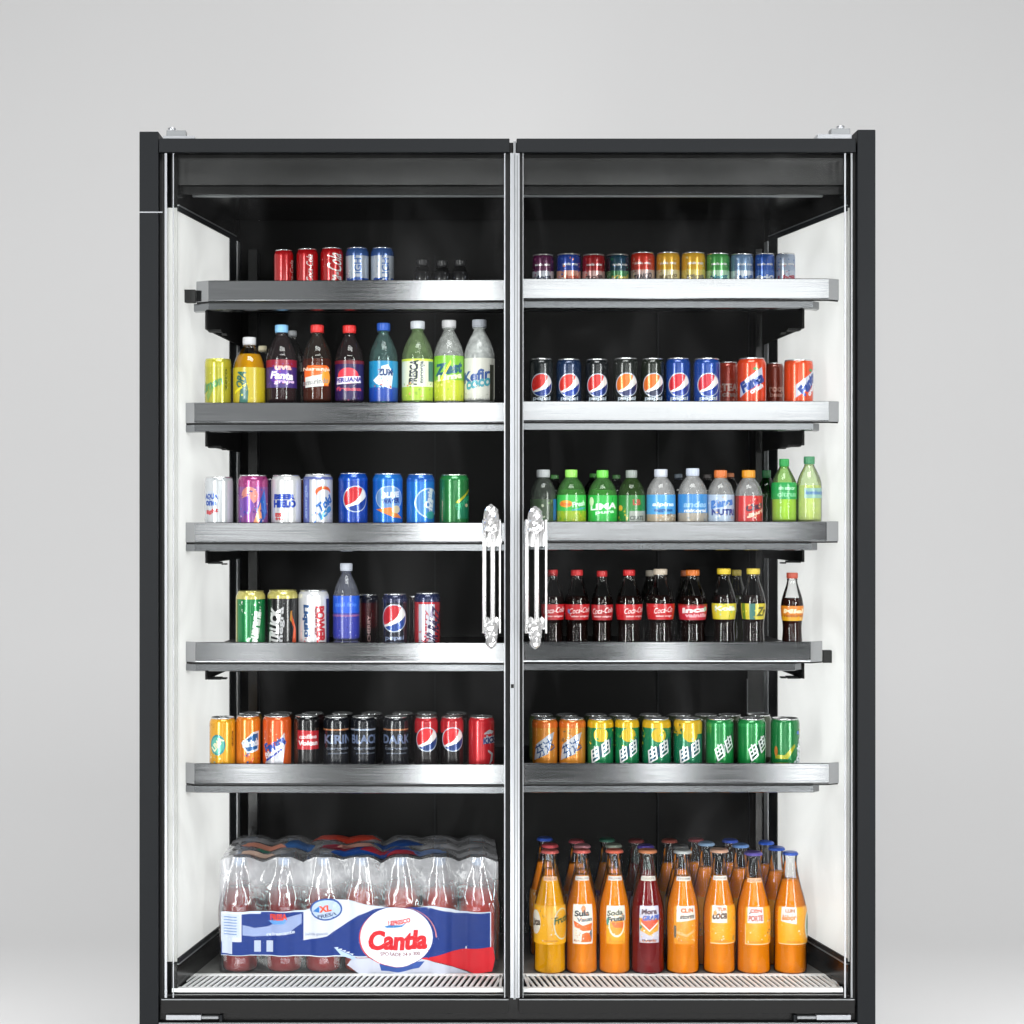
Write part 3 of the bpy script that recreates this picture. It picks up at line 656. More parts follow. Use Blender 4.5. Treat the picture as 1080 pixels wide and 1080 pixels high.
pet(297, 32, 343, '#7fb4dc', 14, '#3a0e16', .55, (.26, .585), '#3c2470', [('band', .50, .585, '#8c1230'), ('disc', -.1, .40, .12, .09, '#5a2c9c'), ('text', 'Fanta', .15, .40, .28, .09, -4, .2, '#f0eef8', .05), ('text', 'uva', .2, .49, .2, .05, 0, 0, '#f4b8b0', .05), ('text', 'grape', .3, .32, .25, .045, 0, .2, '#e8c8f0', .03), ('specks', -1, 1, .27, .58, 22, .012, ['#b83a50', '#7050b0'], 3)], 'purple soda bottle with light blue cap' + T, tint='#c8b4b8', haze=.028)
pet(334.5, 31.5, 343, '#d42a28', 14, '#6e2408', .60, (.26, .52), None, [('poly', [(-.85, .28), (.9, .28), (.95, .50), (.6, .53), (-.6, .52), (-.9, .46)], '#e8641c'), ('poly', [(-.8, .26), (.5, .28), (.6, .42), (-.8, .38)], '#d8d8d4'), ('disc', .7, .38, .06, .09, '#f09a30'), ('text', 'tamarindo', -.1, .33, .34, .06, 6, .1, '#8a8a8c', .02), ('text', 'Naranja', 0, .47, .36, .05, 0, .2, '#f8d8c0', .03)], 'amber soda bottle with red cap and orange and white label' + T, tint='#d0bcb0', haze=.028)
pet(368.5, 30, 343.5, '#d42a28', 14, '#32101a', .60, (.10, .58), '#2a1a50', [('disc', -.05, .40, .13, .095, '#d8384a'), ('poly', [(-1.0, .30), (.95, .32), (.9, .40), (-.95, .385)], '#e8e4f0'), ('text', 'PERUANA', 0, .355, .34, .055, 3, .1, '#4a3a90', .05), ('text', 'fresa', 0, .25, .34, .05, 0, .2, '#c04a60', .04), ('band', .54, .58, '#701828'), ('specks', -1.2, 1.2, .1, .3, 16, .012, ['#803050', '#5a3a90'], 4)], 'purple soda bottle with red cap and round red emblem' + T, tint='#c8b4b8', haze=.028)
pet(404.5, 30, 341, '#2256b8', 14, None, 0, (.10, .56), '#1787b8', [('band', .10, .26, '#1140a0'), ('poly', [(-.5, .30), (.6, .24), (.75, .42), (.35, .52), (-.1, .50), (-.3, .40), (-.75, .34)], '#dfe8f0'), ('text', 'ZUM', .15, .43, .18, .08, 0, 0, '#1c3a70', .06), ('specks', -.6, .8, .24, .36, 16, .02, ['#e8eef4', '#c05a50', '#5aa0d0'], 4), ('specks', -1.4, 1.4, .1, .55, 14, .015, ['#2a9acc', '#1060b0'], 5)], 'blue labelled bottle with dark blue cap' + T, tint='#a0ccc8', haze=.12)
pet(440.5, 33, 339, '#cfd4da', 15, None, 0, (.10, .57), '#dfe4cc', [('band', .10, .26, '#a8c83c'), ('band', .545, .57, '#c8d84a'), ('text', 'FRESCA', -.25, .42, .28, .10, 86, 0, '#26303a', .05), ('text', 'toronja', .3, .42, .25, .06, 90, 0, '#5a6468', .04), ('poly', [(.75, .32), (1.3, .32), (1.3, .54), (.75, .54)], '#4a7a70'), ('specks', -1, 1, .12, .30, 18, .02, ['#d8e060', '#88b040', '#e0a070'], 5)], 'clear green bottle with lime and white label and white cap' + T, tint='#bcdca0', haze=.20)
pet(473.5, 31.5, 338, '#c8c8ca', 15, None, 0, (.10, .60), '#7cba34', [('band', .10, .33, '#bcc830'), ('text', 'Zest', 0, .46, .34, .13, 8, .2, '#1c5a70', .05), ('text', 'Lima', .1, .37, .3, .07, 8, .2, '#e8f0c0', .05), ('poly', [(-.6, .34), (.1, .55), (.15, .52), (-.5, .31)], '#e8e040'), ('specks', -1.2, 1.2, .12, .35, 26, .02, ['#d8dc50', '#e8e880', '#98b828'], 6)], 'clear bottle with bright green and yellow label' + T, tint='#e8ece8', haze=.30)
pet(505.5, 32, 337.5, '#b8bcc6', 15, None, 0, (.10, .57), '#d9d9cf', [('text', 'Kefir', -.25, .38, .34, .12, 10, .2, '#3a5a9a', .04), ('text', 'coco', -.1, .29, .3, .09, 10, .2, '#4aa0b0', .04), ('poly', [(.72, .10), (1.15, .10), (1.15, .50), (.72, .50)], '#3a3c30'), ('specks', -1.2, .6, .1, .28, 18, .015, ['#e8e8e0', '#b8b8a8'], 7)], 'milky white bottle with cream label, last in the row' + T, tint='#f0f4f2', haze=.48)
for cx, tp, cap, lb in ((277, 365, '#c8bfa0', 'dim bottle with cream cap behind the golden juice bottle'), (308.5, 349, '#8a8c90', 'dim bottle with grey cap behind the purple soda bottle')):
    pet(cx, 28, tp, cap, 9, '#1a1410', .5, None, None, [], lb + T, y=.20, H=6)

# --- third left shelf
T = ' on the third left shelf'
C(2, True, 216, 246, 503, '#bfc2c6', [('specks', -1.5, 1.5, .1, .9, 20, .012, ['#a8acb2', '#d8dade'], 1), ('disc', -.45, .58, .15, .15, '#b8c0d0'), ('text', 'AQUA', -.5, .62, .30, .12, 0, 0, '#2c4fa0', .06), ('text', 'one', -.5, .50, .24, .10, 0, 0, '#2c4fa0', .05), ('text', 'light', -.4, .34, .26, .10, 10, .2, '#c83a44', .04)], 'plain silver can with small blue and red lettering' + T, rot=0, nk=.92)
C(2, True, 251, 283, 501, '#a03a78', [('band', 0, .78, '#8a4a90'), ('specks', -1.6, 1.6, .80, .95, 30, .02, ['#c05a98', '#7a2a60'], 3), ('disc', -.15, .62, .16, .16, '#d88a80'), ('poly', [(-.9, .2), (-.1, .30), (.2, .45), (-.2, .62), (-.9, .55)], '#7a4ca8'), ('poly', [(.3, .35), (.9, .75), (1.2, .3), (.6, .1)], '#1c5ab4'), ('poly', [(.1, .12), (.6, .5), (.7, .2), (.3, .1)], '#e0946c'), ('specks', -1.3, 1.3, .05, .75, 40, .03, ['#c8a8d8', '#3a5ab8', '#2c8ac0', '#e8d0c0', '#502a80'], 9)], 'pink and purple can with blue swirls' + T)
C(2, True, 286, 318, 501, '#d8d8da', [('specks', -1.3, 1.3, .1, .9, 16, .01, ['#b8bcc4', '#4a5ac0'], 3), ('text', 'BEER', -.05, .60, .42, .10, 0, 0, '#1c3fa8', .08), ('text', 'HIELO', -.05, .47, .44, .14, 0, 0, '#1c3fa8', .08), ('text', 'ES', -.45, .27, .14, .07, 0, 0, '#d03038', .06), ('text', 'fria', -.4, .2, .16, .05, 0, 0, '#d03038', .04)], 'white can with bold dark blue block lettering' + T)
C(2, True, 320, 351, 500, '#cfd2dc', [('poly', [(-1.6, 0), (-.55, 0), (-.55, .9), (-1.6, .9)], '#5a68b4'), ('text', 'energia', -.85, .5, .6, .10, 90, 0, '#8aa0d8', .03), ('disc', .45, .68, .15, .10, '#e0602c'), ('disc', .5, .63, .13, .09, '#cfd2dc'), ('text', 'Toki', .55, .47, .34, .16, 40, .2, '#2a6ab8', .05), ('text', 'ice', .6, .32, .3, .13, 40, .2, '#3a8ac8', .05), ('specks', -.6, 1.2, .05, .3, 14, .03, ['#c84a50', '#e8e8f0', '#3a70c0'], 5), ('band', .9, .95, '#6a74b0')], 'white can with purple blue edge and orange swoosh' + T)
C(2, True, 357, 388, 499, '#0a3fa4', [('band', .86, 1, '#0c4cb4')] + globe_can(.22, '#c8202c', '#123a94', .54, .215, '#0a3fa4') + [('specks', -1.5, 1.5, .05, .35, 30, .012, ['#1a5ac0', '#082c78'], 3)], 'royal blue can with round red white and blue emblem' + T)
C(2, True, 393, 425, 499.5, '#0f66c4', [('band', .86, 1, '#1470cc'), ('disc', .15, .56, .27, .22, '#9ab8dc'), ('disc', .15, .56, .25, .20, '#6a94cc'), ('text', 'BLUE', .25, .62, .32, .10, 4, .1, '#e8eef8', .05), ('text', 'WATER', .25, .51, .34, .09, 4, .1, '#1c3f90', .06), ('poly', [(-.8, .36), (.2, .40), (1.1, .2), (.4, .22)], '#e0803c'), ('disc', .6, .36, .08, .07, '#d8c8a0')], 'light blue can with oval emblem and orange fish shape' + T)
C(2, True, 428.5, 458.5, 500, '#0f70cc', [('band', .86, 1, '#0f5ab8'), ('disc', .65, .48, .27, .27, '#b8d0e8'), ('disc', .65, .48, .245, .245, '#4a86c8'), ('text', 'Oasis', .65, .56, .36, .12, 78, .1, '#e0e8f4', .05), ('text', 'kiss', .8, .40, .3, .10, 78, .1, '#e0e8f4', .04), ('disc', .8, .26, .10, .07, '#2a9a9c')], 'light blue can with large pale round emblem turned aside' + T)
C(2, True, 463.5, 494.5, 500.5, '#157034', [('band', .9, 1, '#1f8040'), ('poly', [(.1, .5), (1.3, .74), (1.3, .70), (.2, .46)], '#b8b828'), ('poly', [(.2, .2), (1.3, .2), (1.3, .7), (.3, .48)], '#1a7a58'), ('text', 'Sprite', .75, .50, .42, .14, 35, .2, '#2aa070', .04), ('text', 'ginger', -.9, .35, .4, .05, 90, 0, '#c0a890', .02), ('disc', .95, .44, .04, .03, '#d8c8a0')], 'green can with yellow stripe, last in the row' + T)
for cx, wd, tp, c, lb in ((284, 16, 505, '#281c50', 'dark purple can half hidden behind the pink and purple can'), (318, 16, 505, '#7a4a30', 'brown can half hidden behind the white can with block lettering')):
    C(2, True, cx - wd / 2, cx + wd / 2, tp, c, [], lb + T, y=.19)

# --- fourth left shelf
T = ' on the fourth left shelf'
gc = [('band', .86, 1, '#c2b868')]
C(3, True, 249, 280, 623, '#0e7a40', gc + [('poly', [(-1.6, 0), (-1.0, 0), (-1.0, .86), (-1.6, .86)], '#a8a83c'), ('text', 'Guarana', .35, .36, .62, .20, 82, .15, '#dfe8e0', .05), ('specks', -.8, .8, .55, .82, 12, .028, ['#e8f0e8', '#c8e0c8'], 5), ('specks', -.9, 1, .1, .8, 30, .012, ['#2a9a5a', '#0a5a30'], 6)], 'green can with gold rim band and white sideways lettering' + T, lid='#b8b070')
C(3, True, 282, 314.5, 622, '#17181a', gc + [('text', 'TRUCK', -.5, .40, .62, .20, 84, .1, '#d8d8d8', .06), ('text', 'negra', .05, .42, .6, .08, 88, 0, '#b8b8bc', .03), ('poly', [(.7, .05), (1.1, .05), (1.05, .35), (.75, .55), (.65, .66), (.6, .50), (.85, .36)], '#d8501c'), ('poly', [(.55, .5), (.7, .45), (.72, .66), (.6, .64)], '#c88a3c'), ('specks', -1.2, 1, .1, .85, 14, .015, ['#484a50', '#808088'], 7)], 'black can with gold rim band and orange flame' + T, lid='#b8b070')
C(3, True, 314.5, 347, 622, '#dcdce0', [('text', 'Liquid', -.45, .48, .55, .14, -88, .1, '#3a5a88', .06), ('text', 'POWER', .55, .42, .62, .17, -88, 0, '#c02c38', .06), ('text', 'energy', .22, .45, .5, .05, -88, 0, '#a84a50', .03), ('specks', -1, -.2, .1, .35, 10, .03, ['#d06068', '#c8ccd4'], 3), ('poly', [(1.0, .1), (1.6, .1), (1.6, .85), (1.0, .85)], '#3a3a60')], 'white can with red and blue sideways lettering' + T)
bottle('pet', 365.2, 27.5, 594, .105, BOARD[(3, True)], '#b8bcc8', 13, '#3038a0', .62, [('band', .42, .62, '#2458cc'), ('text', 'azul frio', 0, .52, .28, .05, 0, 0, '#5a8ae8', .03), ('band', .375, .40, '#8a5a90'), ('specks', -1.4, 1.4, .1, .38, 50, .012, ['#4a50b8', '#8890d8', '#28287a'], 4)], (.10, .62), 'blue water bottle with pale cap standing among the cans' + T, group=GRP[(3, True)], labcol='#343c9c', capH=8, tint='#c8ccdc', haze=.16)
C(3, True, 377, 400, 626.5, '#4a1016', [('band', .84, 1, '#0e1128'), ('band', 0, .36, '#1c1416'), ('text', 'CHERRY', .1, .35, .5, .06, 90, 0, '#b89090', .03), ('specks', -1.2, 1.2, .3, .8, 24, .015, ['#701820', '#300a10'], 2)], 'dark red can with dark rim, just behind the blue bottle' + T, y=.16)
C(3, True, 403, 430, 626, '#0c0f20', [('band', .84, 1, '#141d44'), ('globe', -.05, .56, .235, '#c41c2c', '#1c4494'), ('poly', [(-.9, .05), (.9, .05), (.9, .30), (-.9, .30)], '#101428'), ('text', 'pepsi', 0, .19, .36, .10, 0, .1, '#8a98b8', .02)], 'black can with round red white and blue emblem' + T)
C(3, True, 431, 442, 628, '#2a0c14', [], 'narrow dark maroon can peeking from behind the black emblem can' + T, y=.18)
C(3, True, 437, 464.5, 625, '#b82430', [('band', .84, 1, '#17224c'), ('poly', [(-.7, .05), (.6, .05), (.6, .80), (-.7, .80)], '#c8c8d4'), ('text', 'DR RAZZ', .55, .40, .66, .24, 78, .25, '#3a2a50', .04), ('text', 'cherry', -.1, .4, .6, .08, 88, 0, '#b84858', .03), ('specks', -.7, .2, .1, .4, 10, .03, ['#c03440', '#d87880'], 4)], 'red and silver can with navy rim and sideways lettering' + T)

# --- fifth left shelf
T = ' on the fifth left shelf'
C(4, True, 221, 249, 756, '#d89a14', [('specks', -1.5, 1.5, .7, .95, 20, .02, ['#e8b830', '#b87a08'], 1), ('disc', -.3, .48, .16, .20, '#2a8a90'), ('disc', -.3, .48, .13, .16, '#58b0a0'), ('text', 'LIMA', -.3, .50, .30, .12, 50, .1, '#e8e8c0', .05), ('specks', -1, .4, .05, .3, 20, .03, ['#e8e0a0', '#4a9a8c', '#c8d050'], 4), ('text', 'dulce', .9, .6, .3, .05, 90, 0, '#7a4a10', .03)], 'golden yellow can with teal round emblem, first in the row' + T)
C(4, True, 249, 275, 754, '#d87812', [('poly', [(-.5, .5), (.5, .70), (1.1, .72), (1.0, .36), (0, .30)], '#d8e0e8'), ('poly', [(-.4, .5), (.5, .66), (1.0, .68), (.9, .39), (.05, .34)], '#1f5a94'), ('text', 'Mirinda', .35, .50, .34, .14, 8, .1, '#dfe8f0', .05), ('poly', [(-.3, 0), (1.2, 0), (1.2, .1), (.2, .14)], '#c8381c'), ('specks', -.3, 1.1, .05, .3, 16, .035, ['#e8e0d8', '#c84a24', '#2a5a9c'], 5)], 'orange can with small blue shield' + T)
C(4, True, 277, 307.5, 754, '#d8581a', [('poly', [(-.9, .1), (.6, .70), (.7, .5), (.5, .1)], '#c8c8d0'), ('text', 'Fanta', -.1, .48, .46, .20, 28, .1, '#2a4a9c', .06), ('text', 'BLAST', -.1, .34, .42, .14, 28, .1, '#e8e8f0', .05), ('poly', [(-.7, .2), (.5, .42), (.5, .38), (-.7, .15)], '#2038a0'), ('specks', -1, .6, .02, .8, 26, .02, ['#f0a070', '#b8381c', '#e8d0c0'], 8)], 'orange red can with slanted blue and white lettering' + T)
C(4, True, 310, 337, 754, '#0e0e10', [('poly', [(-.7, .38), (1.2, .38), (1.2, .72), (-.7, .74)], '#b81c28'), ('text', 'coffee', .2, .62, .36, .08, 0, .1, '#e8c8c8', .04), ('text', 'Volcan', .2, .50, .40, .09, 0, .1, '#f0e0e0', .05), ('specks', -.8, .9, .02, .3, 16, .015, ['#4a3430', '#2a2422'], 3)], 'black can with red square label' + T)
for a, b, tx, lb, u in ((341, 368, 'KIRIN', 'black can with copper line and grey letters beside the red labelled can', .25), (370, 396, 'BLACK', 'black can with pale blue line, middle of three black ones', .3), (404, 431, 'DARK', 'black can with copper line beside the red and black emblem cans', .1)):
    C(4, True, a, b, 755, '#0d1018', [('band', .745, .775, '#a8704c' if tx != 'BLACK' else '#98a4b8'), ('text', tx, u, .58, .62, .17, 0, 0, '#6a7898', .03), ('text', 'cerveza', u, .40, .5, .04, 0, 0, '#6c7484', .02), ('text', 'premium', u, .31, .4, .04, 0, 0, '#6c7484', .02), ('specks', -1.2, 1.2, .05, .7, 20, .012, ['#2a3448', '#3c4660'], len(lb))], lb + T)
for a, b, lb in ((437, 462, 'red topped black can with round emblem beside the black lettered cans'), (464.5, 489, 'red topped black can with round emblem beside the bright red can')):
    C(4, True, a, b, 755.5, '#130d0f', [('band', .70, 1, '#b01824'), ('globe', .08, .58, .215, '#d8242c', '#1c3a78'), ('specks', -1, 1, .05, .3, 12, .012, ['#4a3a3c', '#30282a'], 2)], lb + T)
C(4, True, 494, 521.5, 755, '#c81824', [('specks', -1.4, 1.4, .1, .95, 18, .012, ['#e04a50', '#98101a'], 2), ('poly', [(.2, .5), (1.3, .5), (1.2, .72), (.6, .76), (.2, .7)], '#c8ccd4'), ('text', 'KICK', .75, .56, .32, .12, 6, .1, '#2a3a78', .06), ('text', 'red', .7, .67, .25, .08, 6, .1, '#c81824', .05), ('poly', [(.6, .10), (.9, .16), (1.0, .30), (.5, .38), (.5, .34), (.8, .28), (.7, .18)], '#c8ccd4')], 'bright red can with silver lettering, last in the row' + T)
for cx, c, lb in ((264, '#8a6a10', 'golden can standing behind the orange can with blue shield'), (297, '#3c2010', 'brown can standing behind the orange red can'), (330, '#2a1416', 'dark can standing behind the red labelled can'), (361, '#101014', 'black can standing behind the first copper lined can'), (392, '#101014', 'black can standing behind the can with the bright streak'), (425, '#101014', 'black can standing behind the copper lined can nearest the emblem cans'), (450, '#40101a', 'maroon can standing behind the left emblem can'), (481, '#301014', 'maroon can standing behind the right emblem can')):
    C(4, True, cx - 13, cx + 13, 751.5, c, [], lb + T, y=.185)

# --- second right shelf
T = ' on the second right shelf'
for a, b, base, red, blue, y_, lb, dots in ((558, 583.5, '#10181a', '#d42a24', '#1c3a88', 378.5, 'black green can with red white and blue emblem, first in the row', ['#1c3a34', '#0a1012']),
        (586.5, 613, '#10294c', '#d83028', '#1a3c98', 379, 'dark navy can with round emblem, second in the row', ['#1c4a80', '#0c1c38']),
        (617, 642, '#0e1317', '#cc2a28', '#1c3478', 379, 'black can with red emblem beside the orange emblem cans', ['#1a2a34', '#0a0e12']),
        (646.5, 673.5, '#161b17', '#e0701c', '#232c5c', 378, 'black can with orange and white emblem beside the black can', ['#2a3a2c', '#0c100c']),
        (676, 700.5, '#192017', '#dc6c20', '#28304c', 378.3, 'dark olive can with orange emblem beside the blue cans', ['#34482c', '#10140c']),
        (702, 728, '#0c3c8c', '#cc2030', '#17348c', 378, 'blue can with red emblem, left of the two blue ones', ['#1450a8', '#0a2c68']),
        (731.5, 759.5, '#0d4094', '#c42034', '#1a3a94', 378.3, 'blue can with red emblem, right of the two blue ones', ['#1450a8', '#0a2c68'])):
    C(1, False, a, b, y_, base, globe_can(0, red, blue, .47, .215, '#d0dce8', 3, dots), lb + T)
C(1, False, 757, 778, 382, '#a83420', [('specks', -1.3, 1.3, .1, .9, 26, .03, ['#c86048', '#88281c', '#d89080'], 3), ('text', 'TEA', .1, .48, .34, .15, 0, 0, '#c8a8a0', .05), ('text', 'chai', .1, .34, .34, .10, 0, 0, '#b89890', .04)], 'small rust red can between blue and orange red cans' + T, y=.17)
fr = lambda u, r: [('poly', [(u - .95, .22), (u + .8, .58), (u + .7, .82), (u - .3, .62), (u - .95, .48)], '#c8ccdc'), ('text', 'Fanta', u, .52, .52, .22, r, .1, '#22408c', .07), ('text', 'crush', u + .3, .40, .3, .10, r, .1, '#e8ecf4', .05), ('disc', u + .2, .78, .05, .03, '#4a8a4c')]
C(1, False, 777.5, 808, 378, '#d84420', fr(-.1, 28), 'bright orange red can with slanted blue and silver lettering' + T)
C(1, False, 807.5, 826.5, 383, '#7c2c18', [('specks', -1.3, 1.3, .1, .9, 20, .03, ['#984028', '#5c1c10'], 6), ('text', 'root', .1, .46, .34, .13, 0, 0, '#c09080', .04), ('text', 'beer', .1, .34, .3, .10, 0, 0, '#c09080', .04)], 'small brown can between the two orange red cans' + T, y=.17)
C(1, False, 827, 857.5, 380, '#d8481c', fr(.55, 50), 'orange red can with lettering turned aside, last in the row' + T, nk=.93)

# --- third right shelf
T = ' on the third right shelf'; g = GRP[(2, False)]
def p3(cx, wd, tp, cap, cw, liq, fill, lab, lc, ops, lb, tint='#ffffff', y=.10, **kw): return pet(cx, wd, tp, cap, cw, liq, fill, lab, lc, ops, lb + T, tint, y=y, i=2, L=False, kind=kw.pop('kind', 'petshort'), **kw)
p3(573, 27, 495.5, '#b4b8ba', 14, None, 0, (.12, .50), '#40543c', [('specks', -1.3, 1.3, .12, .5, 24, .03, ['#c8d0b8', '#6a8a58', '#2c3c28'], 2), ('poly', [(.8, .14), (1.4, .14), (1.4, .5), (.8, .5)], '#2a6ab0')], 'clear dark green bottle with white cap, beside the door handle', tint='#b0bcb0', haze=.12)
p3(602.5, 31, 495.5, '#8ed45c', 13, '#2c7a24', .66, (.10, .57), '#3ab84c', [('band', .10, .30, '#9ab828'), ('disc', -.45, .42, .12, .06, '#e0a02c'), ('text', 'lime', -.45, .42, .2, .07, 0, .2, '#e06a30', .04), ('text', 'Fresh', .5, .42, .26, .09, 8, .1, '#c8f0d0', .05), ('text', 'mojito', .5, .33, .26, .05, 8, .1, '#50b0c8', .04), ('specks', -1.3, 1.3, .12, .3, 18, .03, ['#c8c83c', '#6ab028'], 2)], 'light green capped bottle with orange spot on its label', tint='#90e080', haze=.16)
p3(635.5, 31, 496, '#6acc4c', 12.5, '#3a8c2c', .66, (.10, .57), '#28b044', [('text', 'LIMA', 0, .38, .5, .11, 4, .1, '#e8f8ec', .04), ('text', 'pura', .1, .27, .34, .06, 4, .1, '#c8f0d0', .04), ('disc', -.9, .46, .05, .08, '#d8e8c0'), ('specks', -1.3, 1.3, .1, .55, 14, .015, ['#60d070', '#189038'], 2)], 'light green capped bottle with plain white lettering on its label', tint='#90e080', haze=.16)
p3(666, 28.5, 496, '#8a908c', 12, '#2a5014', .66, (.10, .57), '#1f7a30', [('poly', [(-.25, .08), (1.3, .08), (1.3, .30), (-.25, .30)], '#9aa098'), ('text', 'CRATE', .35, .18, .26, .08, 0, 0, '#4c5450', .03), ('text', 'LB', .3, .45, .14, .10, 0, 0, '#b04838', .04), ('disc', -1.0, .35, .05, .05, '#d8a030'), ('specks', -1.3, -.3, .1, .35, 12, .03, ['#c8b83c', '#5a9028'], 2)], 'dark green bottle with grey cap and grey price sticker', tint='#7aa860', haze=.12)
p3(697, 30.5, 495, '#bcc0cc', 14, None, 0, (.10, .57), '#4a9ad4', [('band', .10, .24, '#a89a84'), ('text', 'alpina', .1, .40, .40, .09, 0, .2, '#d8ecf8', .04), ('text', 'agua', .1, .30, .34, .06, 0, .2, '#1c5a98', .04), ('specks', -1.3, 1.3, .10, .26, 22, .025, ['#c8a070', '#786858', '#d8d0c0'], 2)], 'clear water bottle with blue label, leftmost of the three', haze=.26)
p3(730.5, 31, 494, '#b4bccc', 14, None, 0, (.10, .57), '#3a84c4', [('band', .10, .26, '#a0988c'), ('text', 'andes', .1, .40, .42, .10, 0, .2, '#90bce0', .04), ('text', 'mineral', .1, .30, .4, .06, 0, .2, '#e0e8f0', .04), ('specks', -1.3, 1.3, .10, .30, 22, .025, ['#b8a890', '#687888', '#e0d8c8'], 4)], 'clear water bottle with blue and grey label, middle of the three', haze=.26)
p3(760, 28.5, 496, '#c4682c', 13.5, None, 0, (.10, .58), '#a8b8cc', [('text', 'Blanca', 0, .44, .42, .14, 10, .2, '#3a70b8', .06), ('text', 'NUTRI', .1, .28, .44, .11, 0, 0, '#2a3c80', .06), ('specks', -1.3, 1.3, .10, .55, 24, .025, ['#e0dcd0', '#c8a060', '#78a0c8'], 4)], 'clear bottle with orange cap and white blue label', haze=.22)
p3(789.5, 29, 496, '#d08818', 14, '#5c4410', .55, (.10, .56), '#c02c2c', [('poly', [(-1.5, .0), (-1.0, .0), (-.9, .56), (-1.5, .56)], '#782014'), ('text', 'Chun', .35, .38, .34, .12, 14, .2, '#3a2840', .06), ('text', 'gari', .4, .26, .34, .09, 14, .2, '#e8c8b0', .05), ('specks', -.2, 1.2, .12, .5, 20, .03, ['#e8a080', '#802024', '#f0e0d0'], 4)], 'clear brown bottle with golden cap and red label', haze=.2)
p3(808.5, 20, 496, '#0f5a34', 9, '#4a8a14', .60, None, None, [], 'dark capped green bottle half hidden behind the brown one', tint='#58a860', y=.17)
p3(827, 26.5, 484, '#168a3c', 10.5, '#fbf860', .62, (.42, .66), '#1f9448', [('text', 'sin azucar', .1, .58, .26, .05, 0, .1, '#a8e0b8', .04), ('text', 'citrus', .1, .49, .3, .07, 0, .1, '#78c890', .04)], 'tall green and yellow bottle with green cap beside the white side wall', tint='#d4f4b4', kind='pet', haze=.10)
p3(853.5, 26, 481.5, '#3c8058', 11.5, '#f4f880', .60, (.42, .56), None, [('poly', [(-.6, .42), (1.3, .42), (1.3, .56), (-.6, .56)], '#88b0a0'), ('text', 'kombucha', .4, .50, .3, .06, 0, .1, '#3a6ab0', .04)], 'tall pale green bottle with dusty green cap, last in the row', tint='#ecf8d8', kind='pet', haze=.20)
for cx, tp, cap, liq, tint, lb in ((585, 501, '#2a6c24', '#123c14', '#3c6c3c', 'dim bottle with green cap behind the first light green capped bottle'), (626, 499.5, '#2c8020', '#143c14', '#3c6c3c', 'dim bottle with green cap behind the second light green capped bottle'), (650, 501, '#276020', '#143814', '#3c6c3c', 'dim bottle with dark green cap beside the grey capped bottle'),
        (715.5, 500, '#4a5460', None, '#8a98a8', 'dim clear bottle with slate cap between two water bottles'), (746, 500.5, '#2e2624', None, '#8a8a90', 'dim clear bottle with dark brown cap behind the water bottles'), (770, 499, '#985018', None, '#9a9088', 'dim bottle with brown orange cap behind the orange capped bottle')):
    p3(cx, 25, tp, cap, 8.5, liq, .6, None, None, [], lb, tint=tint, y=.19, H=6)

# --- fourth right shelf: contour glass bottles
T = ' on the fourth right shelf'
CO = '#170806'
def ct(cx, wd, tp, cap, cw, ops, lc, lb, liq=CO, y=.10, fill=.66, tint='#ffffff', lab=(.36, .56)): return bottle('contour', cx, wd, tp, y, BOARD[(3, False)], cap, cw, liq, fill, ops, lab if lc else None, lb + T, tint, 'glass_bottle', GRP[(3, False)], labcol=lc, capH=6)
rl = lambda t, u=.2, s=1: [('text', 'Coca-Cola', u, .485, .31, .070, 5, .35, '#f6e6e6', .0), ('text', 'sabor original', u, .405, .27, .03, 0, .1, '#f0d0d0', .03), ('specks', -1.4, -.5, .38, .54, 6, .012, ['#e8c8c8', '#8a1018'], s)]
ct(583, 25, 601, '#b81c20', 10.5, rl('Coca', .1, 1), '#b01620', 'cola bottle with red cap partly behind the door handle')
ct(608.5, 26.5, 601, '#b81c20', 12.5, rl('Cola', .25, 2) + [('disc', -.75, .47, .02, .03, '#6a7ab0')], '#b81820', 'cola bottle with red cap, first one clear of the door handle')
ct(635, 23, 602, '#a81c20', 11, rl('Cola', .0, 3), '#a01820', 'slim cola bottle with red cap and faded label')
ct(663.5, 28, 601, '#b81c20', 12.5, rl('Coke', .45, 4), '#b4141c', 'wide cola bottle with red cap and plain red label')
ct(696.5, 29, 600, '#b8aa98', 14.5, rl('Cola', .3, 5) + [('poly', [(.9, .36), (1.5, .36), (1.5, .56), (.9, .56)], '#c8401c')], '#b8141a', 'cola bottle with beige cap and red label')
ct(730.5, 30, 601, '#c0641c', 14.5, [('text', 'Inca', .0, .49, .34, .07, 4, .2, '#e8d8d8', .05), ('text', 'vainilla', .2, .42, .34, .05, 0, .2, '#e8a8b0', .04), ('band', .54, .56, '#8a1c14'), ('disc', .9, .5, .03, .03, '#98c0a8')], '#b82434', 'cola bottle with orange cap and pinkish red label')
yl = [('band', .36, .375, '#c8b820'), ('text', 'Kola', 0, .50, .3, .06, 0, .2, '#f0f0d8', .05), ('specks', -1.3, 1.3, .37, .56, 22, .018, ['#98c060', '#f0e860', '#a0c8c0', '#5a8a30'], 5)]
ct(763.5, 25.5, 599.5, '#d0b428', 14.5, yl, '#d0c030', 'dark bottle with yellow cap and pale yellow label')
ct(794.5, 25.5, 599.5, '#d0b83c', 14, [('poly', [(-.5, .36), (.0, .36), (.0, .56), (-.5, .56)], '#2a6a60'), ('poly', [(-1.3, .36), (-.9, .36), (-.9, .56), (-1.3, .56)], '#5a7a18'), ('text', 'Zr', .6, .46, .14, .12, 0, .2, '#5a5a28', .05), ('specks', -1.3, 1.3, .37, .56, 12, .015, ['#e8e070', '#b0a020'], 7)], '#cdbc34', 'dark bottle with yellow cap and teal striped label')
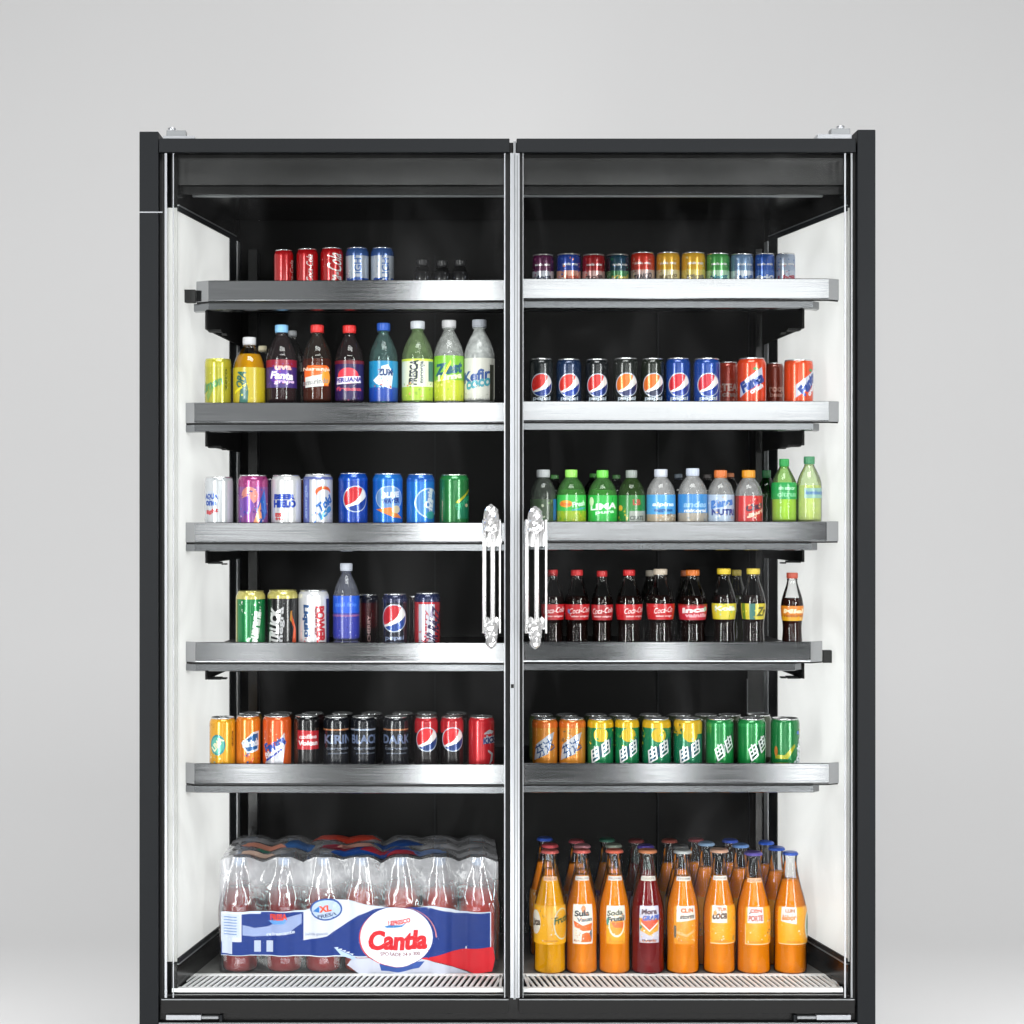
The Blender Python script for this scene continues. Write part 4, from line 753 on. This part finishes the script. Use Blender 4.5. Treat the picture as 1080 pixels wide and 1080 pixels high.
ct(835.5, 23.5, 604, '#a84430', 12, [('band', .36, .42, '#d8a01c'), ('text', 'Miel', 0, .49, .30, .06, 0, .2, '#f0d8b0', .05), ('text', 'natural', 0, .43, .3, .045, 0, .2, '#a85c20', .04), ('specks', .6, 1.3, .37, .56, 10, .015, ['#a04818', '#f0c070'], 3)], '#cf7a1c', 'brown soda bottle with rust cap standing alone by the white wall', liq='#2a100a')
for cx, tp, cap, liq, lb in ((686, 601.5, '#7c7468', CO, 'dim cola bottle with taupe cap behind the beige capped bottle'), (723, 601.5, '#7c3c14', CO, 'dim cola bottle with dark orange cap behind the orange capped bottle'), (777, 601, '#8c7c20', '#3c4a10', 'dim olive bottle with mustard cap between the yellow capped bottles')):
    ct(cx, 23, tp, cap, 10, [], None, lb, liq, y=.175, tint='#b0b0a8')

# --- fifth right shelf
T = ' on the fifth right shelf'
def glyphs(u, z, rot, size, col):
    """two slanted stroke characters as on the lemon lime cans (u in R units, z and size in H units)"""
    out = []; ca, sa = math.cos(rad(rot)), math.sin(rad(rot)); k = 1.75         # H is about 3.5 R here: bring u to the same scale
    def bar(x0, y0, x1, y1, t):
        dx, dy = x1 - x0, y1 - y0; l = math.hypot(dx, dy); nx, ny = -dy / l * t / 2, dx / l * t / 2; pts = []
        for x, y in ((x0 + nx, y0 + ny), (x1 + nx, y1 + ny), (x1 - nx, y1 - ny), (x0 - nx, y0 - ny)):
            x += .42 * y; X_ = (x * ca - y * sa) * size; Y_ = (x * sa + y * ca) * size; pts.append((u + X_ * 3.6, z + Y_))
        out.append(('poly', pts, col))
    for ox_ in (-.62, .38):
        for y in (.42, .14, -.14, -.42): bar(ox_ - .36, y, ox_ + .34, y + .03, .105)
        bar(ox_ - .34, -.44, ox_ - .30, .44, .13); bar(ox_ + .30, -.42, ox_ + .32, .46, .11); bar(ox_, -.16, ox_ + .03, .62, .11)
    return out
fo = lambda s, u: [('specks', -1.5, 1.5, .08, .92, 60, .02, ['#b87a30', '#e09040', '#d8a850', '#a86828'], s), ('band', .82, .96, '#d06a24'), ('poly', [(u - 1.0, .16), (u + .2, .30), (u + .75, .74), (u + .2, .68), (u - .8, .48)], '#b8bcc4'), ('text', '芬达', u - .08, .42, .42, .26, 32, .1, '#34507c', .015)]
C(4, False, 561.5, 588, 757, '#c8802c', fo(1, 0), 'tan orange can with slanted silver lettering, first in the row' + T)
C(4, False, 589.5, 617.5, 757, '#cc842e', fo(2, -.05) + [('specks', -.9, -.1, .55, .8, 10, .04, ['#b8b4a8', '#8a6a48'], 3)], 'tan orange can with rounder silver and blue lettering, second in the row' + T)
sy = lambda s, u, ye=.82: [('band', ye, .97, '#d8ae1c'), ('disc', u - .05, .68, .15, .14, '#d0b020'), ('specks', -1.5, 1.5, .45, .82, 14, .05, ['#4a9c3c', '#c8b428', '#2c8a4c'], s), ('poly', [(u - .9, .02), (u + .9, .5), (u + .95, .62), (u - .85, .2)], '#127a5c'), ('poly', [(u - .85, .08), (u + .8, .42), (u + .85, .64), (u - .75, .34)], '#1c4c60'), *glyphs(u + .02, .36, 30, .26, '#f4f8f8')]
C(4, False, 619.5, 647, 757, '#157a4a', sy(11, .0), 'yellow topped green can beside the tan orange cans' + T)
C(4, False, 648.5, 674, 757, '#157a4a', sy(12, .1), 'yellow topped green can, narrower, second of the four' + T)
C(4, False, 677.5, 707.5, 757, '#147850', sy(14, .1), 'yellow topped green can, third of the four' + T)
C(4, False, 710.5, 740.5, 757, '#127550', sy(17, .1, .70) + [('specks', -1.2, -.5, .7, .9, 5, .03, ['#1c5a30'], 2)], 'green can with the deepest yellow top, beside the plain green cans' + T)
sg = lambda u: [('band', .84, .9, '#22904a'), ('specks', -1.4, 1.4, .05, .9, 14, .01, ['#2a9a50', '#0a5a2c'], 3), ('poly', [(u - .75, .12), (u + .5, .50), (u + .6, .74), (u - .6, .38)], '#0a4a34'), *glyphs(u - .05, .43, 40, .25, '#e8f0ee')]
C(4, False, 744.5, 773.5, 757, '#10803c', sg(.35), 'plain green can with slanted white lettering, left one' + T)
C(4, False, 778, 807.5, 757, '#10803c', sg(.45), 'plain green can with slanted white lettering, right one' + T)
C(4, False, 813, 843, 757, '#13743a', [('poly', [(-.9, .2), (0, .2), (.6, .45), (.5, .5), (-.2, .28), (-.9, .28)], '#a8a828'), ('disc', -.85, .35, .04, .10, '#c8702c'), ('text', 'Sprite', 1.0, .32, .6, .22, 78, .1, '#d0dce0', .05), ('disc', .9, .72, .05, .04, '#3a70b8'), ('disc', 1.2, .74, .05, .04, '#d8b828')], 'green can turned aside with yellow streak, last in the row' + T, nk=.9)
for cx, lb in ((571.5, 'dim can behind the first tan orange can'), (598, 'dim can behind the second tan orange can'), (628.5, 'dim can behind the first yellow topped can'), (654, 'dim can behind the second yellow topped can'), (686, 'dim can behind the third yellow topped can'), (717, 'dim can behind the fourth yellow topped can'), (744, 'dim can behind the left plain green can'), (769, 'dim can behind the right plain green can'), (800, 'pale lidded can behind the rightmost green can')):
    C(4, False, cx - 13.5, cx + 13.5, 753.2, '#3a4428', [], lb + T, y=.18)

# ------------------------------------------------------------------ glass soda bottles on the deck
T = ' on the bottom deck'
G2 = 'glass soda bottles standing three deep on the bottom deck'
OJ = '#ff8e00'
def label_a(kind):
    fr_ = [('poly', [(-.66, .25), (.66, .25), (.66, .57), (-.66, .57)], '#ece4d6')]
    if kind == 0: return [('poly', [(-1.5, .24), (1.5, .24), (1.5, .56), (-1.5, .56)], '#f5b010'), ('disc', .80, .41, .085, .13, '#d8d8c0'), ('disc', .80, .41, .075, .12, '#e8a820'), ('text', 'Frutal', .8, .45, .16, .06, 10, .2, '#2c5a3a', .04), ('disc', -1.1, .42, .06, .10, '#e8e0d0'), ('text', 'Lita', -1.1, .42, .12, .06, 10, .2, '#4c3a2a', .04)]
    if kind == 1: return fr_ + [('disc', .05, .535, .02, .03, '#e89060'), ('text', 'Sula', -.05, .50, .125, .050, 4, .1, '#20242c', .05), ('text', 'Vaun', .1, .45, .13, .036, 4, .2, '#6a7078', .05), ('poly', [(-.6, .44), (.0, .40), (.6, .42), (.58, .36), (0, .355), (-.5, .39)], '#e8681c'), ('poly', [(-.1, .265), (.55, .265), (.6, .33), (.2, .345), (-.05, .33)], '#d8641c'), ('poly', [(.40, .34), (.58, .28), (.58, .37)], '#6a6c74'), ('specks', -.55, -.1, .27, .35, 14, .008, ['#d8a080', '#b87850'], 3)]
    if kind == 2: return [('poly', [(-.62, .25), (.62, .25), (.62, .56), (-.62, .56)], '#f0a410'), ('poly', [(-.62, .45), (.62, .45), (.62, .56), (-.62, .56)], '#e0ddc8')] + [('disc', .05, .40, .066, .095, '#e8e0c8'), ('disc', .05, .405, .056, .083, '#f09a14'), ('poly', [(-.62, .44), (.62, .44), (.62, .53), (-.62, .53)], '#dcd8c8'), ('text', 'Soda', -.05, .505, .13, .045, 6, .2, '#4a4c3c', .04), ('text', 'Frutal', .02, .455, .14, .042, 6, .2, '#2c3438', .05), ('poly', [(-.3, .425), (.5, .43), (.45, .38), (-.1, .385)], '#e8681c'), ('disc', -.5, .43, .012, .03, '#3a8a7c')]
    if kind == 3: return [('poly', [(-.60, .26), (.60, .26), (.60, .56), (-.60, .56)], '#c8c4d4'), ('poly', [(-.6, .46), (.6, .46), (.55, .36), (0, .32), (-.55, .36)], '#e0a02c'), ('poly', [(-.5, .45), (.55, .45), (.4, .39), (0, .35), (-.4, .39)], '#d8481c'), ('poly', [(-.5, .43), (.0, .365), (.5, .43), (.5, .415), (0, .35), (-.5, .415)], '#e8e4dc'), ('text', 'Mora', .0, .515, .13, .045, 3, .1, '#4a2a3c', .05), ('text', 'GRAPE', .1, .465, .14, .042, 3, .2, '#2850b0', .06), ('text', 'refresco', 0, .285, .12, .02, 0, .1, '#5a4a6c', .03), ('disc', -.5, .385, .01, .02, '#3a7a5c')]
    if kind == 4: return [('poly', [(-.68, .25), (.68, .25), (.68, .56), (-.68, .56)], '#ef981c'), ('poly', [(-.5, .43), (.68, .45), (.68, .56), (-.5, .56)], '#e2dcd0'), ('text', 'CLIN', .15, .525, .11, .036, 0, 0, '#d0641c', .06), ('text', 'storm', .15, .475, .12, .034, 3, .2, '#5a5450', .05), ('poly', [(-.5, .36), (.1, .33), (.6, .37), (.6, .345), (.1, .31), (-.5, .335)], '#f0b070'), ('specks', -.6, .6, .26, .31, 18, .008, ['#f0c8a0', '#c86818'], 5), ('poly', [(-.65, .30), (-.5, .30), (-.5, .40), (-.65, .40)], '#6a6458')]
    if kind == 5: return [('poly', [(-.72, .25), (1.2, .25), (1.2, .56), (-.72, .56)], '#f2a410'), ('poly', [(-.6, .42), (.35, .42), (.35, .56), (-.6, .56)], '#e4ddd2'), ('text', 'TUR', .05, .53, .08, .03, 0, 0, '#c8601c', .05), ('text', 'coca', -.1, .475, .12, .05, 4, .2, '#5a4030', .05), ('disc', -.4, .50, .014, .02, '#e8902c'), ('poly', [(-.72, .25), (1.0, .25), (1.0, .256), (-.72, .256)], '#f6d8a8'), ('specks', .8, 1.2, .27, .5, 10, .012, ['#d8601c', '#8a8a60'], 3), ('specks', -.6, .7, .27, .42, 10, .008, ['#f8c050', '#e08c10'], 8)]
    if kind == 6: return [('poly', [(-.65, .25), (1.2, .25), (1.2, .56), (-.65, .56)], '#f2a410'), ('poly', [(-.5, .43), (.45, .43), (.45, .56), (-.5, .56)], '#e2d8dc'), ('text', 'CON', .0, .53, .10, .032, 0, 0, '#c8501c', .05), ('text', 'PORTE', -.02, .47, .12, .05, 3, .1, '#b8543c', .05), ('poly', [(-.65, .25), (.9, .25), (.9, .256), (-.65, .256)], '#f6d8a8'), ('poly', [(-.65, .25), (-.62, .25), (-.62, .42), (-.65, .42)], '#f6d8a8'), ('specks', .75, 1.2, .28, .5, 14, .015, ['#d8c8a0', '#5a5a50', '#d8701c'], 4)]
    return [('poly', [(-1.0, .25), (1.5, .25), (1.5, .56), (-1.0, .56)], '#f4a60e'), ('poly', [(-.75, .44), (.2, .42), (.2, .56), (-.75, .56)], '#e0d8d4'), ('text', 'LUN', -.2, .53, .08, .03, 0, 0, '#a8601c', .05), ('text', 'sabor', -.25, .475, .12, .045, 3, .1, '#d88430', .05), ('disc', 1.15, .40, .05, .11, '#d8dcc8'), ('disc', 1.2, .40, .035, .09, '#2c6a4c'), ('poly', [(-.9, .25), (.9, .25), (.9, .256), (-.9, .256)], '#f6d8a8')]
ROW1 = [(580, 34, 896, '#c8605c', 18, 0, 'orange soda bottle nearest the centre post, front row'), (613.5, 33.5, 895.5, '#c86058', 18, 1, 'orange soda bottle with black lettered grey label and salmon cap, front row'),
        (648, 33.5, 895.5, '#c8604a', 18, 2, 'orange soda bottle with round orange slice on its label, front row'), (683, 35.5, 895.5, '#c88058', 19, 3, 'dark red soda bottle among the orange ones, front row'),
        (720, 35, 896, '#b0b4b4', 18.5, 4, 'orange soda bottle with silver cap beside the dark red one, front row'), (758.5, 34, 895, '#c89c84', 18.5, 5, 'orange soda bottle with cream cap, front row'),
        (794.5, 36, 898, '#5a4c9c', 18.5, 6, 'orange soda bottle with violet cap, front row'), (833.5, 35, 898, '#3858b0', 16, 7, 'orange soda bottle with blue cap nearest the side wall, front row')]
def busy(kd): 
    r_ = random.Random(kd); u0 = -.55 if kd in (1, 2, 3, 4, 6) else -.7
    return label_a(kd) + [('specks', u0, .55, .44, .55, 16, .008, ['#5a5048', '#d8702c', '#b8b0a4'], kd), ('specks', u0, .6, .27, .42, 14, .010, ['#f8c860', '#e07c18', '#f4ead8'], kd + 9), ('text', ('naranja', 'pulpa', 'frutal', 'uva', 'fresco', 'sabor', 'natural', 'dulce')[kd], .0, .275, .11, .018, 0, .1, '#c87828', .0)]
for cx, wd, tp, cap, cw, kd, lb in ROW1:
    lq = '#7c0a10' if kd == 3 else (OJ if kd else '#ffb000')
    nk = None if kd == 7 else (.755, .79, '#d8d0c4' if kd not in (0, 6) else '#e8b080', '#6a5a50', ('SODA', 'VAUN', 'FRUTAL', 'GRAPE', 'STORM', 'COCA', 'CON')[kd])
    bottle('soda', cx, wd, tp, .165, ZD, cap, cw, lq, (.775, .79, .79, .76, .78, .78, .765, .77)[kd], busy(kd), (.245, .572), lb + T, name='glass_bottle', group=G2, neck=nk)
ROW2 = [(580, 890, '#b84850', OJ, 'second row bottle with red cap behind the one nearest the centre post'), (614, 890.5, '#b88088', OJ, 'second row bottle with pink cap behind the black lettered one'), (647, 890, '#7c8478', OJ, 'second row bottle with grey green cap'),
        (681, 891, '#4c3c8c', '#6a1010', 'second row dark bottle with purple cap behind the dark red one'), (717, 891, '#4a4a4c', OJ, 'second row bottle with dark grey cap'), (745, 888, '#7c98b8', OJ, 'second row bottle with pale blue cap'),
        (781, 890, '#5a80b8', OJ, 'second row bottle with mid blue cap behind the violet capped one'), (819, 893, '#2c54b4', OJ, 'second row bottle with deep blue cap beside the side wall')]
for cx, tp, cap, lq, lb in ROW2: bottle('soda', cx, 33, tp, .238, ZD, cap, 17, lq, .79, [('specks', -1.3, 1.3, .27, .54, 24, .015, ['#e8dcc8', '#c8682c', '#8a7a60'], 3)], (.245, .565), lb + T, name='glass_bottle', group=G2, labcol='#f0a010' if lq == OJ else '#b0a8bc')
ROW3 = [(574.5, 883, '#2c4ca0', OJ, 'third row bottle with blue cap nearest the centre post'), (608, 885.5, '#8c3c44', OJ, 'third row bottle with dull red cap, leftmost of the dull red ones'), (640, 884, '#2c5c4c', '#c87810', 'third row bottle with dark green cap'),
        (671, 885, '#6a2c2c', '#4c0c0c', 'third row dark bottle with maroon cap'), (706, 885, '#7c3a30', OJ, 'third row bottle with brown red cap in the middle'), (734, 884, '#702830', OJ, 'third row bottle with wine red cap'),
        (770, 885, '#2848a8', OJ, 'third row bottle with royal blue cap'), (808, 887, '#2c5cc8', OJ, 'third row bottle with bright blue cap nearest the side wall')]
for cx, tp, cap, lq, lb in ROW3: bottle('soda', cx, 32, tp, .312, ZD, cap, 16, lq, .79, [('specks', -1.3, 1.3, .27, .54, 18, .015, ['#e8dcc8', '#c8682c'], 5)], (.245, .565), lb + T, name='glass_bottle', group=G2, labcol='#e89a10' if lq == OJ else '#8a5060')

# ------------------------------------------------------------------ shrink-wrapped bottle pack on the deck
YF = .180; PITCH = .076; NR = 4
pk = thing('bottle_pack', 'big shrink wrapped pack of red soda bottles with a blue, white and red printed band', 'bottle pack', (X(378, YF), YF, ZD))
ox, oy, oz = pk.location
cxs = [X(p, YF) - ox for p in (253.5, 300, 341, 382, 423, 464, 503.5)]; RB = .0375; HB = Z(903.5, YF) - ZD
def pbottle(x, y, lq, first=[]):
    if not first or True:
        pr = rs([(r * RB, z * HB) for r, z in SH['pack']], 3)
    o = MESH.get(lq)
    if o is None:
        b = MB(); b.lathe([(0, .004)] + pr + [(pr[-1][0] - .001, pr[-1][1])], shell('#fafafe', haze=.02), 28)
        l = MB(); ins = [(max(r - .0014, .001), z) for r, z in pr if z < .73 * HB]; ins[0] = (ins[0][0], .0045)
        l.lathe([(0, .0055)] + ins + [(rad_at(pr, .73 * HB) - .0016, .73 * HB), (0, .73 * HB)], liquid(lq, .3), 24)
        c = MB(); c.lathe([(.0135, HB - .016), (.0138, HB - .015), (.0138, HB - .0015), (.0125, HB), (0, HB)], P('cap_plastic', '#8fb8e0', .35), 24)
        o = [b.build('bottle', pk, -1), l, c]; MESH[lq] = o; l2 = l.build('drink', o[0], -1); c2 = c.build('cap', o[0], -1); o[1:] = [l2, c2]; o[0].location = (x, y, 0); return
    q = o[0].copy(); COL.objects.link(q); q.parent = pk; q.location = (x, y, 0)
    for ch in o[1:]:
        d = ch.copy(); COL.objects.link(d); d.parent = q
MESH = {}
LQ = ['#b02c28', '#b02c28', '#bc3630', '#ec5c44', '#f4604c', '#f84c38', '#fa402c']  # same drink throughout; tone graded for how the film passes light
for j in range(NR):
    for i, x in enumerate(cxs): pbottle(x, j * PITCH, LQ[i])
# film: front sheet hugging the bottles
pr_p = rs([(r * RB, z * HB) for r, z in SH['pack']], 3)
rnd = random.Random(4)
def fy(x, z):          # front surface of the film (y, local) at x, z
    best = None
    tz = max(0, (z - .62 * HB) / (.38 * HB)); rz = (RB + .0012) * (1 - tz) + .016 * tz if tz > 0 else RB + .0012
    for c in cxs:
        d = abs(x - c)
        y = math.sqrt(max(0, rz * rz - d * d)) if d < rz else 0
        best = y if best is None else max(best, y)
    lo = rz * (.80 if tz == 0 else .72)
    return -max(best, lo)
def zt_(x, j=0):       # film height over a row: high at caps, sagging between
    d = min(abs(x - c) for c in cxs); return HB + .0018 - (.009 + .004 * math.sin(x * 31)) * min(1, max(0, (d - .013) / .028)) ** 1.3
xl, xr = cxs[0] - RB - .004, cxs[-1] + RB + .006
def fgrid(x0, x1, z0, z1, nx, nz, off=0.0):
    return
M_FILM = shell('#fafafe', gloss=.16, haze=.02, bump=.003, bsc=14, ior=1.45)
def film_top():
    m = shell('#f6f6fc', gloss=.13, haze=.3, bump=.011, bsc=13, ior=1.7); nt = m.node_tree
    ms = [n for n in nt.nodes if n.type == 'MIX_SHADER'][0]; tc = nt.nodes.new('ShaderNodeTexCoord'); sx = nt.nodes.new('ShaderNodeSeparateXYZ'); nt.links.new(tc.outputs['Object'], sx.inputs[0])
    mr = nt.nodes.new('ShaderNodeMapRange'); mr.interpolation_type = 'SMOOTHSTEP'; mr.inputs['From Min'].default_value = .60 * HB; mr.inputs['From Max'].default_value = .86 * HB; mr.inputs['To Min'].default_value = .045; mr.inputs['To Max'].default_value = .38  # haze painted stronger towards the necks: milky film and its highlights
    nz = nt.nodes.new('ShaderNodeTexNoise'); nz.inputs['Scale'].default_value = 16; nz.inputs['Detail'].default_value = 4; nt.links.new(tc.outputs['Object'], nz.inputs[0])
    mu = nt.nodes.new('ShaderNodeMath'); mu.operation = 'MULTIPLY'; m2 = nt.nodes.new('ShaderNodeMath'); m2.operation = 'MULTIPLY'; m2.inputs[1].default_value = 1.9
    nt.links.new(sx.outputs[2], mr.inputs[0]); nt.links.new(mr.outputs[0], mu.inputs[0]); nt.links.new(nz.outputs[0], m2.inputs[0]); nt.links.new(m2.outputs[0], mu.inputs[1]); nt.links.new(mu.outputs[0], ms.inputs[0]); return m
M_FILM2 = film_top()
film = MB(); NX, NZ = 150, 40
vs = []
for i in range(NX + 1):
    x = xl + (xr - xl) * i / NX; top = zt_(x)
    for k in range(NZ + 1):
        z = .001 + (top - .001) * k / NZ; edge = min(1, (x - xl) / .006, (xr - x) / .006)
        y = fy(x, z); y = y * (.55 + .45 * math.sqrt(max(0, edge)))
        vs.append((x, y - .0016 - (.0016 * math.sin(x * 90 + z * 60) if k < NZ else 0), z))
for k0, k1, mm in ((0, 24, M_FILM), (24, NZ, M_FILM2)):
    film.add(vs, [(i * (NZ + 1) + k, (i + 1) * (NZ + 1) + k, (i + 1) * (NZ + 1) + k + 1, i * (NZ + 1) + k + 1) for i in range(NX) for k in range(k0, k1)], mm, True)
# top sheet
NY = 60; yA, yB = fy(cxs[0], HB) - .0016, (NR - 1) * PITCH + .02; vs = []
for i in range(NX + 1):
    x = xl + (xr - xl) * i / NX; ex = min(1, (x - xl) / .02, (xr - x) / .02)
    for k in range(NY + 1):
        y = yA + (yB - yA) * k / NY; dy = min(abs(y - j * PITCH) for j in range(NR)); q = min(1, max(0, (dy - .013) / .026)) ** 1.3
        z = zt_(x) - (.004 + .003 * math.sin(x * 23 + y * 40)) * q + .0015 * math.sin(x * 130 + y * 47) * q
        vs.append((x, y if k else fy(x, zt_(x)) * (.55 + .45 * math.sqrt(max(0, min(1, (x - xl) / .006, (xr - x) / .006)))) - .0016, z if k else zt_(x)))
film.add(vs, [(i * (NY + 1) + k, (i + 1) * (NY + 1) + k, (i + 1) * (NY + 1) + k + 1, i * (NY + 1) + k + 1) for i in range(NX) for k in range(NY)], M_FILM2, True)
for xs, sg_ in ((xl, -1), (xr, 1)):      # ends
    vs = []; NE = 40
    for i in range(NE + 1):
        y = -RB * .5 + ((NR - 1) * PITCH + RB) * i / NE
        for k in range(13):
            t = k / 12; z = .001 + (HB - .002) * t; inn = .026 * max(0, (t - .55) / .45) ** 1.2
            vs.append((xs - sg_ * inn + sg_ * .003 * math.sin(y * 82 + t * 5), y, z))
    film.add(vs, [(i * 13 + k, (i + 1) * 13 + k, (i + 1) * 13 + k + 1, i * 13 + k + 1) for i in range(NE) for k in range(12)], M_FILM, True)
film.build('shrink_film', pk, -1)
# printed band on the film
KF = S * (D + YF - RB) / D
def U(px): return X(px, YF - RB) - ox
def V(py): return Z(py, YF - RB) - ZD
band = MB()
FM = lambda c: P('film_print', c, .5, 0, spec=.3)
def fprint(pts, col, n, raw=None):
    if raw: v2, fs = raw
    else: v2 = [(U(a), V(b)) for a, b in pts]; fs = [list(range(len(v2)))]
    us = [xl + (xr - xl) * i / NX for i in range(NX + 1)]; zs = [HB * i / 16 for i in range(17)]
    rv, rf = cut_grid(v2, fs, us, zs)
    band.add([(x, fy(x, y) - .0042 - n * .00012, y) for x, y, _ in rv], rf, FM(col), True)
def ell(cx, cy, rx, ry, n=36): return [(cx + rx * p[0], cy - ry * p[1]) for p in arc(0, 360, n)[:-1]]
def ftext(t, cx, cy, wpx, hpx, rot, col, n, bold=.03, shear=0):
    v, fs_, tw, th = text_mesh(t, bold); r = []; c_, s_ = math.cos(rad(rot)), math.sin(rad(rot))
    for x, y in v:
        a = x / tw * wpx * KF; b = y / th * hpx * KF; a += shear * b; r.append((U(cx) + a * c_ - b * s_, V(cy) + a * s_ + b * c_))
    fprint(None, col, n, (r, fs_))
fprint([(233, 961.5), (300, 961), (322, 960), (336, 955), (352, 949), (372, 950), (392, 955), (410, 957), (440, 957), (458, 955), (470, 957), (485, 961), (518, 962), (518, 1001), (495, 1001), (475, 1005), (452, 1011), (440, 1010), (233, 1007.5)], '#c9cdd8', 0)
fprint([(233, 993), (255, 993), (255, 964), (275, 964), (275, 962), (320, 962), (320, 992), (345, 987), (362, 976), (378, 965), (395, 959), (408, 957), (430, 957), (440, 957), (452, 957), (466, 960), (480, 963), (517, 963), (517, 1000), (492, 1001), (470, 1006), (452, 1011), (390, 1008), (233, 1007)], '#0f2f78', 1)
fprint([(256, 975), (268, 979), (283, 977), (300, 968), (318, 964), (318, 974), (304, 984), (284, 987), (266, 988), (256, 986)], '#8d9cc4', 2)
fprint([(234, 964), (253, 964), (253, 988), (245, 988), (245, 1006), (234, 1005)], '#b9c2d2', 2)
for k in range(7): fprint([(236, 966.5 + k * 3), (250, 966.5 + k * 3), (250, 967.6 + k * 3), (236, 967.6 + k * 3)], '#6a86b4', 3)
for bx_ in (268, 281): fprint([(bx_, 992), (bx_ + 7, 992), (bx_ + 7, 1004), (bx_, 1004)], '#aab4c8', 2)
ftext('FRESA', 294, 967, 18, 7, 4, '#d0402c', 4, .05); fprint([(283, 971), (304, 969), (300, 974), (288, 975)], '#5a90d0', 3); ftext('refrescante', 296, 984, 30, 4, 6, '#c8d0e0', 4)
fprint(ell(344, 959, 17, 11.5), '#244c94', 3); fprint(ell(344, 959, 15.3, 9.9), '#aebfda', 4); ftext('XL', 343, 958, 13, 7, 6, '#d8502c', 6, .05); ftext('FRESA', 345, 965, 20, 4, 10, '#3c4c70', 6, .03); fprint([(330, 961), (337, 955), (337, 962)], '#2c70b8', 5)
ftext('bebida gaseosa', 334, 985, 24, 4, 4, '#98a2b8', 4)
fprint([(440, 1011), (452, 1010), (470, 1005), (487, 1001), (520, 999), (522, 1012), (519, 1025), (500, 1026), (482, 1021), (466, 1015)], '#c01824', 2)
fprint([(372, 1010), (440, 1010.5), (466, 1016), (484, 1022), (498, 1027), (380, 1027), (366, 1018)], '#b9bccb', 1)
fprint([(400, 1017), (432, 1015), (448, 1014), (442, 1021), (420, 1025), (402, 1024)], '#2c4c94', 2)
fprint(ell(418, 988, 40.5, 31.5), '#123280', 4); fprint(ell(417.5, 988.5, 38.8, 31.2), '#c23a3c', 5); fprint(ell(418.3, 988, 38.2, 31.4), '#dfe2ea', 6)
fprint([(a + 2.2, b) for a, b in ell(418, 988, 40.5, 31.5)[:10]] + [(a + 1.2, b) for a, b in ell(418, 988, 40.5, 31.5)[:10]][::-1], '#d88a80', 7)
ftext('REFRESCO', 421, 972, 24, 5, 10, '#cf3a3c', 8, .05); fprint([(405, 977.5), (412, 975.5), (424, 975), (430, 971.5), (424, 977), (408, 979)], '#3078b8', 8)
ftext('Cantla', 419.5, 991.5, 62, 21, 1.5, '#c81824', 9, .04, .12); ftext('Cantla', 420.3, 991.5, 62, 21, 1.5, '#c81824', 10, .04, .12)
ftext('SPORADE 24 x 300', 422, 1006, 42, 4, 1, '#8c5a60', 9, .02)
fprint([(352, 999), (362, 1004), (376, 1010), (372, 1012), (360, 1008)], '#a9c0e0', 5)
for k in range(5): fprint([(352 + k * 4, 999.5 + k * 1.6), (357 + k * 4, 999 + k * 1.6), (356 + k * 4, 1001 + k * 1.6)], '#c6d2e6', 6)
band.build('printed_band', pk, -1)
# printed patches on the top sheet
top = MB()
def tprint(x0, x1, y0, y1, col, n):
    pts = [((x0 + x1) / 2 + (x1 - x0) / 2 * p[0] * (1 + .12 * math.sin(5 * i)), (y0 + y1) / 2 + (y1 - y0) / 2 * p[1]) for i, p in enumerate(arc(0, 360, 24)[:-1])]
    rv, rf = cut_grid(pts, [list(range(24))], [xl + (xr - xl) * i / 75 for i in range(76)], [yA + (yB - yA) * k / 30 for k in range(31)])
    out = []
    for x, y, _ in rv:
        dy = min(abs(y - j * PITCH) for j in range(NR)); q = min(1, max(0, (dy - .013) / .026)) ** 1.3
        out.append((x, y, zt_(x) - (.004 + .003 * math.sin(x * 23 + y * 40)) * q + .0015 * math.sin(x * 130 + y * 47) * q + .0012 + n * .0002))
    top.add(out, rf, FM(col), True)
def TX(px, y): return X(px, YF + y) - ox
for px0, px1, y0, y1, c, n in ((330, 400, .19, .24, '#c8402c', 0), (255, 300, .10, .15, '#d8907c', 0), (270, 285, .07, .10, '#3c7c6c', 1), (300, 330, .10, .18, '#2c5c98', 0), (335, 375, .07, .13, '#8c2038', 1), (350, 440, .02, .10, '#1c4c9c', 0),
        (380, 410, .05, .10, '#b8283c', 2), (405, 440, .01, .06, '#b83040', 2), (395, 445, .12, .19, '#1f4f9c', 0), (360, 395, .0, .04, '#2c64a8', 1), (420, 470, .02, .07, '#7c98d0', 0), (250, 290, .01, .06, '#d8b8a8', 0), (355, 395, .10, .14, '#d8a090', 1)):
    tprint(TX(px0, y0), TX(px1, y0), y0, y1, c, n)
top.build('top_print', pk, -1)
